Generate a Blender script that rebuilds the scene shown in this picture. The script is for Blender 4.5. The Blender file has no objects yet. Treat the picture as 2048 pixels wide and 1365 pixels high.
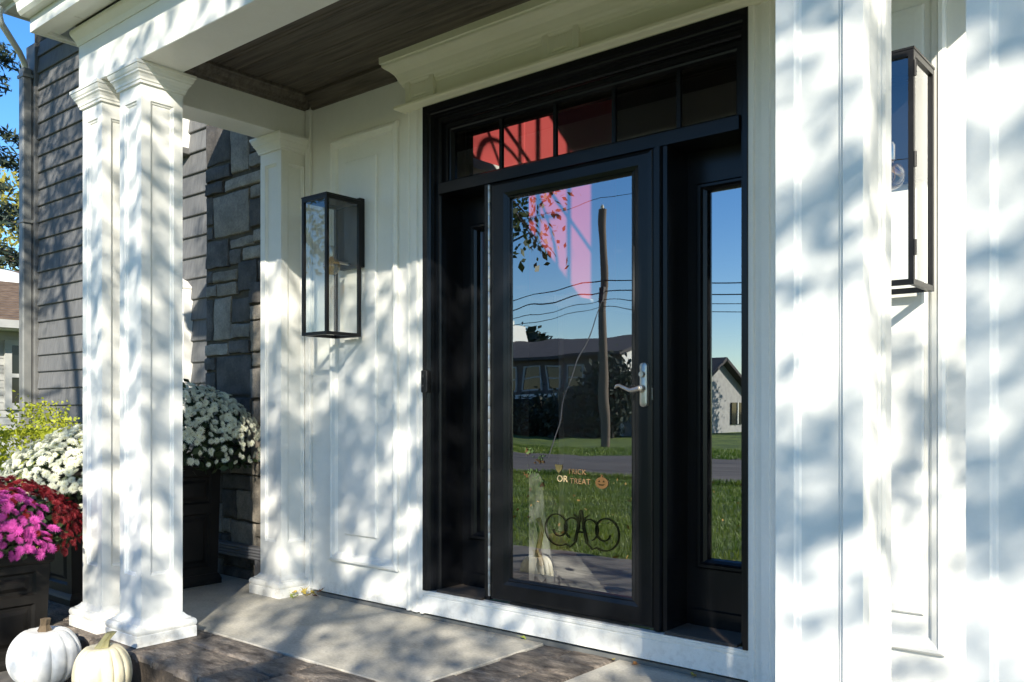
import bpy, bmesh, math, random
import numpy as np
from mathutils import Vector, Matrix, Quaternion

scene = bpy.context.scene
COL = scene.collection
R = math.radians

# ------------------------------------------------------------------ camera
cd = bpy.data.cameras.new('camera')
cam = bpy.data.objects.new('camera', cd)
COL.objects.link(cam)
cd.sensor_width = 36.0
cd.lens = 1769.35 * 36.0 / 2048.0
cd.shift_y = (818.1 - 682.5) / 2048.0
cd.clip_start = 0.05
cd.clip_end = 600
cam.location = (2.8535, -3.2636, 1.0917)
cam.rotation_euler = (R(90), 0, R(90 - 50.1626))
scene.camera = cam

# ------------------------------------------------------------------ light
SUN = Vector((-0.93, 1.0, -0.68)).normalized()          # direction the light travels
world = bpy.data.worlds.new('World')
scene.world = world
world.use_nodes = True
wn = world.node_tree
for n in list(wn.nodes):
    wn.nodes.remove(n)
sky = wn.nodes.new('ShaderNodeTexSky')
sky.sky_type = 'NISHITA'
sky.sun_disc = False
sky.sun_elevation = math.asin(-SUN.z)
sky.sun_rotation = math.atan2(-SUN.x, -SUN.y)
sky.air_density = 1.0
sky.dust_density = 0.0
sky.ozone_density = 3.0
bg = wn.nodes.new('ShaderNodeBackground')
bg.inputs['Strength'].default_value = 0.12
wo = wn.nodes.new('ShaderNodeOutputWorld')
# thin fair-weather clouds mixed into the sky
tc = wn.nodes.new('ShaderNodeTexCoord')
mp = wn.nodes.new('ShaderNodeMapping')
mp.inputs['Scale'].default_value = (1.5, 1.5, 4.5)
nz = wn.nodes.new('ShaderNodeTexNoise')
nz.inputs['Scale'].default_value = 2.6
nz.inputs['Detail'].default_value = 7
nz.inputs['Roughness'].default_value = 0.6
rp = wn.nodes.new('ShaderNodeValToRGB')
rp.color_ramp.elements[0].position = 0.62
rp.color_ramp.elements[1].position = 0.78
rp.color_ramp.elements[1].color = (0.5, 0.5, 0.5, 1)
mx = wn.nodes.new('ShaderNodeMix')
mx.data_type = 'RGBA'
mx.inputs[7].default_value = (5.5, 6.0, 6.6, 1)
wn.links.new(tc.outputs['Generated'], mp.inputs['Vector'])
wn.links.new(mp.outputs['Vector'], nz.inputs['Vector'])
wn.links.new(nz.outputs['Fac'], rp.inputs['Fac'])
wn.links.new(rp.outputs['Color'], mx.inputs[0])
hs = wn.nodes.new('ShaderNodeHueSaturation')
hs.inputs['Saturation'].default_value = 1.3
hs.inputs['Hue'].default_value = 0.508
wn.links.new(sky.outputs['Color'], hs.inputs['Color'])
wn.links.new(hs.outputs['Color'], mx.inputs[6])
wn.links.new(mx.outputs[2], bg.inputs['Color'])
wn.links.new(bg.outputs['Background'], wo.inputs['Surface'])

sd = bpy.data.lights.new('sun', 'SUN')
sd.energy = 5.0
sd.angle = R(0.55)
sd.color = (1.0, 0.94, 0.82)
sun = bpy.data.objects.new('sun', sd)
COL.objects.link(sun)
sun.location = (10, -12, 9)
sun.rotation_euler = SUN.to_track_quat('-Z', 'Y').to_euler()

scene.view_settings.view_transform = 'Standard'
scene.view_settings.look = 'None'
scene.view_settings.exposure = 1.02
scene.view_settings.gamma = 1.0
scene.view_settings.use_curve_mapping = False
scene.render.engine = 'CYCLES'
scene.cycles.max_bounces = 10
scene.cycles.transparent_max_bounces = 24
scene.cycles.use_denoising = True
scene.cycles.sample_clamp_indirect = 6.0

# ------------------------------------------------------------------ helpers
def tag(o, label=None, cat=None, group=None, kind=None):
    if label: o['label'] = label
    if cat: o['category'] = cat
    if group: o['group'] = group
    if kind: o['kind'] = kind
    return o

def empty(name, loc=(0, 0, 0), rz=0.0):
    o = bpy.data.objects.new(name, None)
    COL.objects.link(o)
    o.location = loc
    o.rotation_euler = (0, 0, rz)
    o.empty_display_size = 0.1
    return o

def link_mesh(name, me, parent=None, loc=None):
    o = bpy.data.objects.new(name, me)
    COL.objects.link(o)
    if parent is not None:
        o.parent = parent
    if loc is not None:
        o.location = loc
    return o

def copy_tree(o, parent=None):
    c = o.copy()
    COL.objects.link(c)
    if parent is not None:
        c.parent = parent
    for ch in list(o.children):
        copy_tree(ch, c)
    return c

class MB:
    """collects faces and links them as ONE mesh object"""
    def __init__(self):
        self.v = []
        self.f = []
    def quad(self, a, b, c, d):
        n = len(self.v)
        self.v += [tuple(a), tuple(b), tuple(c), tuple(d)]
        self.f.append((n, n + 1, n + 2, n + 3))
    def poly(self, pts):
        n = len(self.v)
        self.v += [tuple(p) for p in pts]
        self.f.append(tuple(range(n, n + len(pts))))
    def box(self, x0, x1, y0, y1, z0, z1):
        n = len(self.v)
        self.v += [(x0, y0, z0), (x1, y0, z0), (x1, y1, z0), (x0, y1, z0),
                   (x0, y0, z1), (x1, y0, z1), (x1, y1, z1), (x0, y1, z1)]
        self.f += [(n, n + 3, n + 2, n + 1), (n + 4, n + 5, n + 6, n + 7), (n, n + 1, n + 5, n + 4),
                   (n + 1, n + 2, n + 6, n + 5), (n + 2, n + 3, n + 7, n + 6), (n + 3, n, n + 4, n + 7)]
        return self
    def loft(self, rings, closed=True, cap0=False, cap1=False):
        n0 = len(self.v)
        m = len(rings[0])
        for r in rings:
            self.v += [tuple(p) for p in r]
        for i in range(len(rings) - 1):
            for j in range(m if closed else m - 1):
                k = (j + 1) % m
                self.f.append((n0 + i * m + j, n0 + i * m + k, n0 + (i + 1) * m + k, n0 + (i + 1) * m + j))
        if cap0:
            self.f.append(tuple(n0 + j for j in reversed(range(m))))
        if cap1:
            self.f.append(tuple(n0 + (len(rings) - 1) * m + j for j in range(m)))
        return self
    def square_loft(self, cx, cy, prof, cap0=True, cap1=True):
        self.loft([[(cx - h, cy - h, z), (cx + h, cy - h, z), (cx + h, cy + h, z), (cx - h, cy + h, z)] for h, z in prof],
                  True, cap0, cap1)
        return self
    def rings(self, O, U, V, N, rects, cap=True):
        """nested rectangles (u0,v0,u1,v1,depth) joined by bands; the last one capped"""
        O, U, V, N = Vector(O), Vector(U), Vector(V), Vector(N)
        rr = []
        for u0, v0, u1, v1, d in rects:
            rr.append([O + U * u0 + V * v0 + N * d, O + U * u1 + V * v0 + N * d, O + U * u1 + V * v1 + N * d, O + U * u0 + V * v1 + N * d])
        self.loft(rr, True, False, cap)
        return self
    def tube(self, pts, r, n=8, cap=True):
        pts = [Vector(p) for p in pts]
        rs = r if isinstance(r, (list, tuple)) else [r] * len(pts)
        rings = []
        up = None
        for i, p in enumerate(pts):
            d = (pts[min(i + 1, len(pts) - 1)] - pts[max(i - 1, 0)])
            if d.length < 1e-9: d = Vector((0, 0, 1))
            d.normalize()
            if up is None:
                up = Vector((0, 0, 1)) if abs(d.z) < 0.9 else Vector((1, 0, 0))
            a = d.cross(up)
            if a.length < 1e-5:
                a = d.cross(Vector((0.3, 1, 0.1)))
            a.normalize()
            b = a.cross(d).normalized()
            up = b
            rings.append([p + (a * math.cos(2 * math.pi * k / n) + b * math.sin(2 * math.pi * k / n)) * rs[i] for k in range(n)])
        self.loft(rings, True, cap, cap)
        return self
    def lathe(self, prof, c=(0, 0, 0), n=24, axis='z'):
        rings = []
        for r, h in prof:
            ring = []
            for k in range(n):
                a = 2 * math.pi * k / n
                p = (r * math.cos(a), r * math.sin(a), h)
                if axis == 'y': p = (p[0], -p[2], p[1])
                if axis == 'x': p = (p[2], p[0], p[1])
                ring.append((c[0] + p[0], c[1] + p[1], c[2] + p[2]))
            rings.append(ring)
        self.loft(rings, True, True, True)
        return self
    def sweep_x(self, prof, x0, x1, cap=True):
        """profile of (y,z) points run along x"""
        a = [(x0, y, z) for y, z in prof]
        b = [(x1, y, z) for y, z in prof]
        self.loft([a, b], True, cap, cap)
        return self
    def sweep_z(self, prof, z0, z1, cap=True):
        a = [(x, y, z0) for x, y in prof]
        b = [(x, y, z1) for x, y in prof]
        self.loft([a, b], True, cap, cap)
        return self
    def sweep_y(self, prof, y0, y1, cap=True):
        a = [(x, y0, z) for x, z in prof]
        b = [(x, y1, z) for x, z in prof]
        self.loft([a, b], True, cap, cap)
        return self
    def mesh(self, name, mat, bevel=0.0, smooth=False, angle=None):
        me = bpy.data.meshes.new(name)
        me.from_pydata(self.v, [], self.f)
        bm = bmesh.new()
        bm.from_mesh(me)
        if not smooth:
            pass
        bmesh.ops.remove_doubles(bm, verts=bm.verts, dist=1e-5)
        bmesh.ops.recalc_face_normals(bm, faces=bm.faces)
        if bevel > 0:
            bmesh.ops.bevel(bm, geom=list(bm.edges), offset=bevel, segments=1, profile=0.5, affect='EDGES', clamp_overlap=True)
        if smooth:
            for f in bm.faces: f.smooth = True
            lim = angle if angle is not None else R(38)
            for e in bm.edges:
                if len(e.link_faces) == 2 and e.calc_face_angle(0) > lim:
                    e.smooth = False
        bm.to_mesh(me)
        bm.free()
        me.materials.append(mat)
        return me
    def build(self, name, mat, parent=None, bevel=0.0, smooth=False, loc=None, angle=None):
        return link_mesh(name, self.mesh(name, mat, bevel, smooth, angle), parent, loc)

def quads_mesh(name, V, mat):
    """V: (n,4,3) array of quads -> one mesh"""
    n = len(V)
    me = bpy.data.meshes.new(name)
    me.vertices.add(n * 4)
    me.vertices.foreach_set('co', np.ascontiguousarray(V, dtype=np.float32).reshape(-1))
    me.loops.add(n * 4)
    me.loops.foreach_set('vertex_index', np.arange(n * 4, dtype=np.int32))
    me.polygons.add(n)
    me.polygons.foreach_set('loop_start', np.arange(0, n * 4, 4, dtype=np.int32))
    me.polygons.foreach_set('loop_total', np.full(n, 4, dtype=np.int32))
    me.update()
    me.validate()
    me.materials.append(mat)
    return me

def leaves(rng, C, size, asp=0.45, updir=None, var=0.35, droop=0.0):
    """diamond shaped leaves at points C (n,3)"""
    n = len(C)
    t = rng.normal(size=(n, 3))
    if droop: t[:, 2] -= droop
    t /= np.linalg.norm(t, axis=1, keepdims=True)
    q = rng.normal(size=(n, 3))
    if updir is not None:
        q = q * 0.6 + np.asarray(updir)
    b = np.cross(t, q)
    b /= (np.linalg.norm(b, axis=1, keepdims=True) + 1e-9)
    s = (size * (1 + var * rng.uniform(-1, 1, n)))[:, None]
    V = np.empty((n, 4, 3))
    V[:, 0] = C - t * s * 0.5
    V[:, 1] = C + b * s * asp * 0.5 + t * s * 0.06
    V[:, 2] = C + t * s * 0.5
    V[:, 3] = C - b * s * asp * 0.5 + t * s * 0.06
    return V

# ------------------------------------------------------------------ materials
def nodes_of(name):
    m = bpy.data.materials.new(name)
    m.use_nodes = True
    nt = m.node_tree
    b = nt.nodes['Principled BSDF']
    return m, nt, b

def mat(name, c, rough=0.6, c2=None, scale=6.0, stretch=(1, 1, 1), detail=6.0, lo=0.35, hi=0.68, bump=0.0, bscale=None,
        bstretch=None, bdist=0.01, metal=0.0, spec=0.5, objrand=0.0, trans=0.0, rvar=0.0, speck=0.0, sscale=120.0):
    m, nt, b = nodes_of(name)
    b.inputs['Roughness'].default_value = rough
    b.inputs['Metallic'].default_value = metal
    b.inputs['Specular IOR Level'].default_value = spec
    b.inputs['Base Color'].default_value = (*c, 1)
    L = nt.links.new
    co = nt.nodes.new('ShaderNodeTexCoord')
    if c2 is not None:
        mpn = nt.nodes.new('ShaderNodeMapping')
        mpn.inputs['Scale'].default_value = stretch
        no = nt.nodes.new('ShaderNodeTexNoise')
        no.inputs['Scale'].default_value = scale
        no.inputs['Detail'].default_value = detail
        no.inputs['Roughness'].default_value = 0.62
        rmp = nt.nodes.new('ShaderNodeValToRGB')
        rmp.color_ramp.elements[0].position = lo
        rmp.color_ramp.elements[1].position = hi
        rmp.color_ramp.elements[0].color = (*c, 1)
        rmp.color_ramp.elements[1].color = (*c2, 1)
        L(co.outputs['Object'], mpn.inputs['Vector'])
        L(mpn.outputs['Vector'], no.inputs['Vector'])
        L(no.outputs['Fac'], rmp.inputs['Fac'])
        out = rmp.outputs['Color']
        if objrand > 0:
            oi = nt.nodes.new('ShaderNodeObjectInfo')
            mr = nt.nodes.new('ShaderNodeMapRange')
            mr.inputs['To Min'].default_value = 1 - objrand
            mr.inputs['To Max'].default_value = 1 + objrand
            vm = nt.nodes.new('ShaderNodeVectorMath')
            vm.operation = 'SCALE'
            L(oi.outputs['Random'], mr.inputs['Value'])
            L(out, vm.inputs[0])
            L(mr.outputs['Result'], vm.inputs['Scale'])
            out = vm.outputs['Vector']
        if speck > 0:
            ns = nt.nodes.new('ShaderNodeTexNoise')
            ns.inputs['Scale'].default_value = sscale
            ns.inputs['Detail'].default_value = 4
            ns.inputs['Roughness'].default_value = 0.8
            ms = nt.nodes.new('ShaderNodeMapRange')
            ms.inputs['From Min'].default_value = 0.3
            ms.inputs['From Max'].default_value = 0.7
            ms.inputs['To Min'].default_value = 1 - speck
            ms.inputs['To Max'].default_value = 1 + speck
            vs = nt.nodes.new('ShaderNodeVectorMath')
            vs.operation = 'SCALE'
            L(mpn.outputs['Vector'], ns.inputs['Vector'])
            L(ns.outputs['Fac'], ms.inputs['Value'])
            L(out, vs.inputs[0])
            L(ms.outputs['Result'], vs.inputs['Scale'])
            out = vs.outputs['Vector']
        L(out, b.inputs['Base Color'])
        if rvar > 0:
            mr2 = nt.nodes.new('ShaderNodeMapRange')
            mr2.inputs['To Min'].default_value = rough - rvar
            mr2.inputs['To Max'].default_value = rough + rvar
            L(no.outputs['Fac'], mr2.inputs['Value'])
            L(mr2.outputs['Result'], b.inputs['Roughness'])
    if bump > 0:
        mb2 = nt.nodes.new('ShaderNodeMapping')
        mb2.inputs['Scale'].default_value = bstretch or stretch
        nb = nt.nodes.new('ShaderNodeTexNoise')
        nb.inputs['Scale'].default_value = bscale or scale * 3
        nb.inputs['Detail'].default_value = 8
        nb.inputs['Roughness'].default_value = 0.65
        bp = nt.nodes.new('ShaderNodeBump')
        bp.inputs['Strength'].default_value = bump
        bp.inputs['Distance'].default_value = bdist
        L(co.outputs['Object'], mb2.inputs['Vector'])
        L(mb2.outputs['Vector'], nb.inputs['Vector'])
        L(nb.outputs['Fac'], bp.inputs['Height'])
        L(bp.outputs['Normal'], b.inputs['Normal'])
    if trans > 0:
        tr = nt.nodes.new('ShaderNodeBsdfTranslucent')
        mxs = nt.nodes.new('ShaderNodeMixShader')
        mxs.inputs[0].default_value = trans
        if c2 is not None:
            L(out, tr.inputs['Color'])
        else:
            tr.inputs['Color'].default_value = (*c, 1)
        L(b.outputs[0], mxs.inputs[1])
        L(tr.outputs[0], mxs.inputs[2])
        L(mxs.outputs[0], nt.nodes['Material Output'].inputs['Surface'])
    return m

def glass_mat(name, tint=(0.9, 0.93, 0.92), base=0.10, gain=0.85, wav=0.0, wscale=2.5):
    m, nt, b = nodes_of(name)
    nt.nodes.remove(b)
    L = nt.links.new
    tr = nt.nodes.new('ShaderNodeBsdfTransparent')
    tr.inputs['Color'].default_value = (*tint, 1)
    gl = nt.nodes.new('ShaderNodeBsdfGlossy')
    gl.inputs['Roughness'].default_value = 0.0
    gl.inputs['Color'].default_value = (0.97, 0.98, 1, 1)
    lw = nt.nodes.new('ShaderNodeLayerWeight')
    lw.inputs['Blend'].default_value = 0.5
    fr = nt.nodes.new('ShaderNodeMath')
    fr.operation = 'POWER'
    fr.inputs[1].default_value = 4.0
    L(lw.outputs['Facing'], fr.inputs[0])
    ma = nt.nodes.new('ShaderNodeMath')
    ma.operation = 'MULTIPLY_ADD'
    ma.inputs[1].default_value = gain
    ma.inputs[2].default_value = base
    ma.use_clamp = True
    mxs = nt.nodes.new('ShaderNodeMixShader')
    L(fr.outputs[0], ma.inputs[0])
    L(ma.outputs[0], mxs.inputs[0])
    L(tr.outputs[0], mxs.inputs[1])
    L(gl.outputs[0], mxs.inputs[2])
    L(mxs.outputs[0], nt.nodes['Material Output'].inputs['Surface'])
    if wav > 0:
        co = nt.nodes.new('ShaderNodeTexCoord')
        no = nt.nodes.new('ShaderNodeTexNoise')
        no.inputs['Scale'].default_value = wscale
        no.inputs['Detail'].default_value = 1.0
        bp = nt.nodes.new('ShaderNodeBump')
        bp.inputs['Strength'].default_value = 1.0
        bp.inputs['Distance'].default_value = wav
        L(co.outputs['Object'], no.inputs['Vector'])
        L(no.outputs['Fac'], bp.inputs['Height'])
        L(bp.outputs['Normal'], gl.inputs['Normal'])
    return m

M = {}
M['white'] = mat('white_paint', (0.82, 0.805, 0.75), 0.42, (0.75, 0.735, 0.675), 2.2, bump=0.08, bscale=45, bdist=0.002, speck=0.02, sscale=60)
def add_base_dirt(m):
    # splash-back grime on the lowest hand's breadth of the paint, broken up by noise
    nt = m.node_tree
    L = nt.links.new
    b = nt.nodes['Principled BSDF']
    src = b.inputs['Base Color'].links[0].from_socket
    co = nt.nodes.new('ShaderNodeTexCoord')
    sx = nt.nodes.new('ShaderNodeSeparateXYZ')
    mr = nt.nodes.new('ShaderNodeMapRange')
    mr.inputs['From Min'].default_value = 0.20
    mr.inputs['From Max'].default_value = 0.0
    no = nt.nodes.new('ShaderNodeTexNoise')
    no.inputs['Scale'].default_value = 22
    no.inputs['Detail'].default_value = 9
    no.inputs['Roughness'].default_value = 0.75
    m2 = nt.nodes.new('ShaderNodeMapRange')
    m2.inputs['From Min'].default_value = 0.48
    m2.inputs['From Max'].default_value = 0.72
    m2.inputs['To Max'].default_value = 0.55
    mu = nt.nodes.new('ShaderNodeMath')
    mu.operation = 'MULTIPLY'
    mxn = nt.nodes.new('ShaderNodeMix')
    mxn.data_type = 'RGBA'
    mxn.inputs[7].default_value = (0.30, 0.25, 0.18, 1)
    L(co.outputs['Object'], sx.inputs[0])
    L(co.outputs['Object'], no.inputs['Vector'])
    L(sx.outputs['Z'], mr.inputs['Value'])
    L(no.outputs['Fac'], m2.inputs['Value'])
    L(mr.outputs['Result'], mu.inputs[0])
    L(m2.outputs['Result'], mu.inputs[1])
    L(mu.outputs[0], mxn.inputs[0])
    L(src, mxn.inputs[6])
    L(mxn.outputs[2], b.inputs['Base Color'])
add_base_dirt(M['white'])
M['cream'] = mat('bounce_tinted_trim', (0.80, 0.77, 0.60), 0.5, (0.76, 0.725, 0.55), 3.0, bump=0.06, bscale=50, bdist=0.002)  # cream tone puts the warm bounce under the porch into white trim
M['vinyl'] = mat('white_vinyl', (0.78, 0.78, 0.72), 0.4, (0.72, 0.72, 0.65), 5)
M['black'] = mat('black_paint', (0.0045, 0.005, 0.006), 0.27, (0.007, 0.0075, 0.009), 5, bump=0.04, bscale=40, bdist=0.001, spec=0.3)
M['blackmetal'] = mat('black_metal', (0.007, 0.0065, 0.0065), 0.42, (0.011, 0.010, 0.010), 9, spec=0.3)
M['bronze'] = mat('bronze_threshold', (0.06, 0.045, 0.035), 0.5, (0.09, 0.07, 0.05), 10, (1, 8, 1), metal=0.3)
M['silver'] = mat('satin_nickel', (0.55, 0.52, 0.46), 0.36, (0.42, 0.39, 0.34), 14, metal=0.85)
M['hinge'] = mat('hinge_metal', (0.6, 0.59, 0.57), 0.35, (0.3, 0.29, 0.28), 40, (1, 1, 0.6), metal=0.7)
M['ceilwood'] = mat('weathered_ceiling_wood', (0.045, 0.035, 0.027), 0.62, (0.17, 0.138, 0.108), 7, (0.35, 6, 6), 10, 0.32, 0.74, bump=0.5, bscale=18,
                    bstretch=(0.3, 7, 7), bdist=0.004, objrand=0.14)
M['siding'] = mat('grey_shingle_siding', (0.084, 0.085, 0.085), 0.75, (0.158, 0.157, 0.155), 5, (9, 9, 0.7), 6, 0.25, 0.75, bump=0.6, bscale=9,
                  bstretch=(11, 11, 0.5), bdist=0.006, objrand=0.09)
M['cornerboard'] = mat('grey_corner_board', (0.10, 0.10, 0.098), 0.55, (0.15, 0.148, 0.14), 6)
M['downspout'] = mat('grey_aluminium', (0.13, 0.135, 0.13), 0.4, (0.18, 0.18, 0.17), 8)
M['stone_dark'] = mat('charcoal_stone', (0.046, 0.041, 0.037), 0.8, (0.125, 0.112, 0.098), 9, detail=9, lo=0.35, hi=0.75, bump=0.8, bscale=22, bdist=0.012, objrand=0.25, speck=0.3, sscale=70)
M['stone_grey'] = mat('grey_stone', (0.15, 0.132, 0.110), 0.85, (0.32, 0.285, 0.235), 10, detail=9, lo=0.3, hi=0.75, bump=0.8, bscale=24, bdist=0.012, objrand=0.25, speck=0.3, sscale=70)
M['stone_sunlit'] = mat('sunlit_grey_stone', (0.16, 0.14, 0.11), 0.85, (0.30, 0.26, 0.21), 10, detail=9, bump=0.8, bscale=24, bdist=0.012, objrand=0.2, speck=0.25, sscale=70)  # warm copy of the grey stone, the sunlit strip's light in its colour
M['mortar'] = mat('brown_mortar', (0.055, 0.045, 0.032), 0.95, (0.09, 0.075, 0.05), 20, bump=0.5, bscale=60, bdist=0.005)
M['slab'] = mat('buff_concrete', (0.33, 0.305, 0.25), 0.8, (0.52, 0.485, 0.41), 3.6, detail=10, lo=0.3, hi=0.72, bump=0.6, bscale=50, bdist=0.006, rvar=0.1, speck=0.22, sscale=70)
M['slate'] = mat('stamped_slate', (0.045, 0.034, 0.027), 0.7, (0.30, 0.25, 0.20), 6.5, (1, 2.4, 1), 12, 0.34, 0.70, bump=1.0, bscale=12, bdist=0.03, objrand=0.16, rvar=0.12, speck=0.35, sscale=40)
M['slate_base'] = mat('dark_rock_riser', (0.035, 0.027, 0.02), 0.85, (0.14, 0.105, 0.075), 7, detail=9, bump=1.0, bscale=14, bdist=0.03, speck=0.4, sscale=30)
M['walk'] = mat('grey_walk', (0.10, 0.092, 0.08), 0.9, (0.17, 0.155, 0.135), 4, detail=8, bump=0.4, bscale=40, bdist=0.006)
M['mulch'] = mat('bark_mulch', (0.03, 0.02, 0.013), 1.0, (0.08, 0.055, 0.035), 25, detail=8, bump=1.0, bscale=60, bdist=0.03)
M['grass'] = mat('lawn_grass', (0.045, 0.095, 0.007), 0.9, (0.18, 0.24, 0.026), 0.9, detail=15, lo=0.38, hi=0.64, bump=1.0, bscale=14, bdist=0.12, speck=0.5, sscale=9)
M['blade'] = mat('grass_blade', (0.065, 0.14, 0.010), 0.6, (0.22, 0.28, 0.03), 0.8, lo=0.36, hi=0.66, trans=0.3)
M['litter'] = mat('leaf_litter', (0.42, 0.27, 0.05), 0.8, (0.30, 0.12, 0.03), 1.5)
M['road'] = mat('asphalt', (0.05, 0.043, 0.036), 0.9, (0.135, 0.118, 0.10), 1.0, (0.25, 2.5, 1), 10, bump=0.3, bscale=30)
M['planter'] = mat('dark_planter', (0.009, 0.008, 0.007), 0.45, (0.016, 0.014, 0.012), 6, spec=0.2, bump=0.1, bscale=40, bdist=0.003)
M['soil'] = mat('soil', (0.02, 0.015, 0.01), 1.0)
M['mumleaf'] = mat('mum_leaf', (0.018, 0.036, 0.010), 0.6, (0.045, 0.075, 0.022), 14, trans=0.2)
M['bloom_white'] = mat('white_petals', (0.84, 0.84, 0.70), 0.7, (0.74, 0.74, 0.57), 30, trans=0.25, objrand=0.08)
M['bloom_pink'] = mat('pink_petals', (0.66, 0.10, 0.42), 0.7, (0.50, 0.05, 0.30), 30, trans=0.25, objrand=0.18)
M['bloom_red'] = mat('red_petals', (0.24, 0.006, 0.012), 0.65, (0.14, 0.003, 0.008), 30, trans=0.2, objrand=0.25)
M['boxwood'] = mat('yellow_green_leaf', (0.26, 0.31, 0.016), 0.6, (0.46, 0.47, 0.04), 8, trans=0.4)
M['spruce'] = mat('spruce_needles', (0.010, 0.022, 0.014), 0.7, (0.03, 0.05, 0.026), 5, trans=0.1)
M['yellowleaf'] = mat('autumn_yellow_leaf', (0.20, 0.20, 0.03), 0.7, (0.36, 0.30, 0.05), 3, trans=0.35)
M['greenleaf'] = mat('tree_leaf', (0.024, 0.042, 0.010), 0.55, (0.06, 0.085, 0.018), 2.5, trans=0.15)
M['bark'] = mat('bark', (0.045, 0.035, 0.026), 0.95, (0.10, 0.08, 0.06), 12, (3, 3, 0.5), bump=0.8, bscale=14, bstretch=(3, 3, 0.4), bdist=0.03)
M['polewood'] = mat('pole_wood', (0.10, 0.078, 0.058), 0.9, (0.17, 0.135, 0.10), 8, (4, 4, 0.3))
M['wire'] = mat('wire_black', (0.012, 0.012, 0.012), 0.6)
M['pumpkin_white'] = mat('white_pumpkin_skin', (0.74, 0.73, 0.70), 0.5, (0.60, 0.58, 0.52), 8, lo=.4, hi=.8, bump=0.25, bscale=30, bdist=0.004, speck=0.05, sscale=40)
M['pumpkin_cream'] = mat('cream_pumpkin_skin', (0.70, 0.63, 0.44), 0.5, (0.56, 0.47, 0.29), 8, lo=.4, hi=.8, bump=0.25, bscale=30, bdist=0.004, speck=0.06, sscale=40)
M['stem_brown'] = mat('dry_stem', (0.08, 0.055, 0.03), 0.85, (0.15, 0.105, 0.06), 12, (3, 3, 0.5))
M['stem_green'] = mat('pale_stem', (0.30, 0.27, 0.13), 0.8, (0.20, 0.18, 0.07), 12, (3, 3, 0.5))
M['shingle'] = mat('brown_roof_shingle', (0.075, 0.05, 0.036), 0.9, (0.17, 0.12, 0.085), 5, (1.2, 1.2, 6), 8, bump=0.4, bscale=20)
M['nsiding'] = mat('pale_neighbour_siding', (0.30, 0.30, 0.285), 0.7, (0.40, 0.40, 0.375), 3, bump=0.2, bscale=20)
M['darkroof'] = mat('dark_roof_shingle', (0.045, 0.042, 0.042), 0.9, (0.075, 0.07, 0.068), 3, detail=8)
M['darkwall'] = mat('grey_brown_wall', (0.085, 0.07, 0.062), 0.85, (0.12, 0.10, 0.09), 2)
M['winglass'] = mat('dark_window_glass', (0.010, 0.012, 0.013), 0.06, spec=0.4)
M['glass'] = glass_mat('door_glass', (0.92, 0.93, 0.91), 0.37, 0.85, 0.0010, 3.0)
M['glass_side'] = glass_mat('sidelight_glass', (0.45, 0.5, 0.56), 0.46, 0.85, 0.00016, 3.0)
M['glass_tran'] = glass_mat('transom_glass', (0.74, 0.76, 0.75), 0.07, 0.85, 0.00012, 2.5)
M['glass_lamp'] = glass_mat('lantern_glass', (0.95, 0.96, 0.94), 0.13, 0.85, 0.00008, 4)
M['bulb'] = glass_mat('amber_bulb', (0.90, 0.68, 0.30), 0.12, 0.85)
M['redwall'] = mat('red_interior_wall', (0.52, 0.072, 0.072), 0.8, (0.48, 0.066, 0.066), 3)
M['intdark'] = mat('darkened_interior', (0.034, 0.033, 0.031), 0.9, (0.028, 0.027, 0.026), 2)  # near-black walls; the unlit room's dimness is put into the colour
M['intwhite'] = mat('white_interior_trim', (0.75, 0.74, 0.70), 0.5)
M['hardwood'] = mat('oak_floor', (0.24, 0.12, 0.055), 0.35, (0.34, 0.18, 0.085), 6, (0.5, 6, 1), 8)
M['rug'] = mat('woven_grey_rug', (0.36, 0.34, 0.31), 1.0, (0.78, 0.76, 0.72), 9, (1, 9, 1), 9, 0.32, 0.62, bump=0.6, bscale=60, bdist=0.01)
M['cloth'] = mat('white_gauze', (0.46, 0.46, 0.44), 0.9, (0.34, 0.34, 0.33), 8, trans=0.3)
M['bench'] = mat('sage_bench', (0.16, 0.19, 0.16), 0.7, (0.20, 0.235, 0.20), 3)
M['letters'] = mat('gold_letters', (0.23, 0.14, 0.06), 0.6)
M['letters_bright'] = mat('cream_letters', (0.66, 0.50, 0.26), 0.6)
M['orange'] = mat('orange_cling', (0.10, 0.05, 0.012), 0.6)
M['corn'] = mat('candy_corn_cling', (0.28, 0.20, 0.06), 0.6)
M['scroll'] = mat('dark_scroll', (0.008, 0.010, 0.004), 0.9, spec=0.05)
M['greencling'] = mat('green_cling', (0.09, 0.14, 0.04), 0.6)
M['shade'] = mat('cream_lamp_shade', (0.72, 0.64, 0.48), 0.8)
M['leaf_yellow'] = mat('fallen_yellow', (0.50, 0.36, 0.06), 0.7, (0.34, 0.26, 0.05), 30)
M['leaf_green'] = mat('fallen_green', (0.25, 0.30, 0.05), 0.7)
M['leaf_red'] = mat('fallen_red', (0.13, 0.025, 0.015), 0.7)
M['leaf_brown'] = mat('fallen_brown', (0.32, 0.14, 0.04), 0.7)
M['corrugated'] = mat('grey_corrugated', (0.10, 0.10, 0.105), 0.5, (0.14, 0.14, 0.145), 6)

# ================================================================== SETTING
def sheet(name, x0, x1, y0, y1, z, m, n=1):
    b = MB()
    b.quad((x0, y0, z), (x1, y0, z), (x1, y1, z), (x0, y1, z))
    return tag(b.build(name, m), kind='structure')

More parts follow.
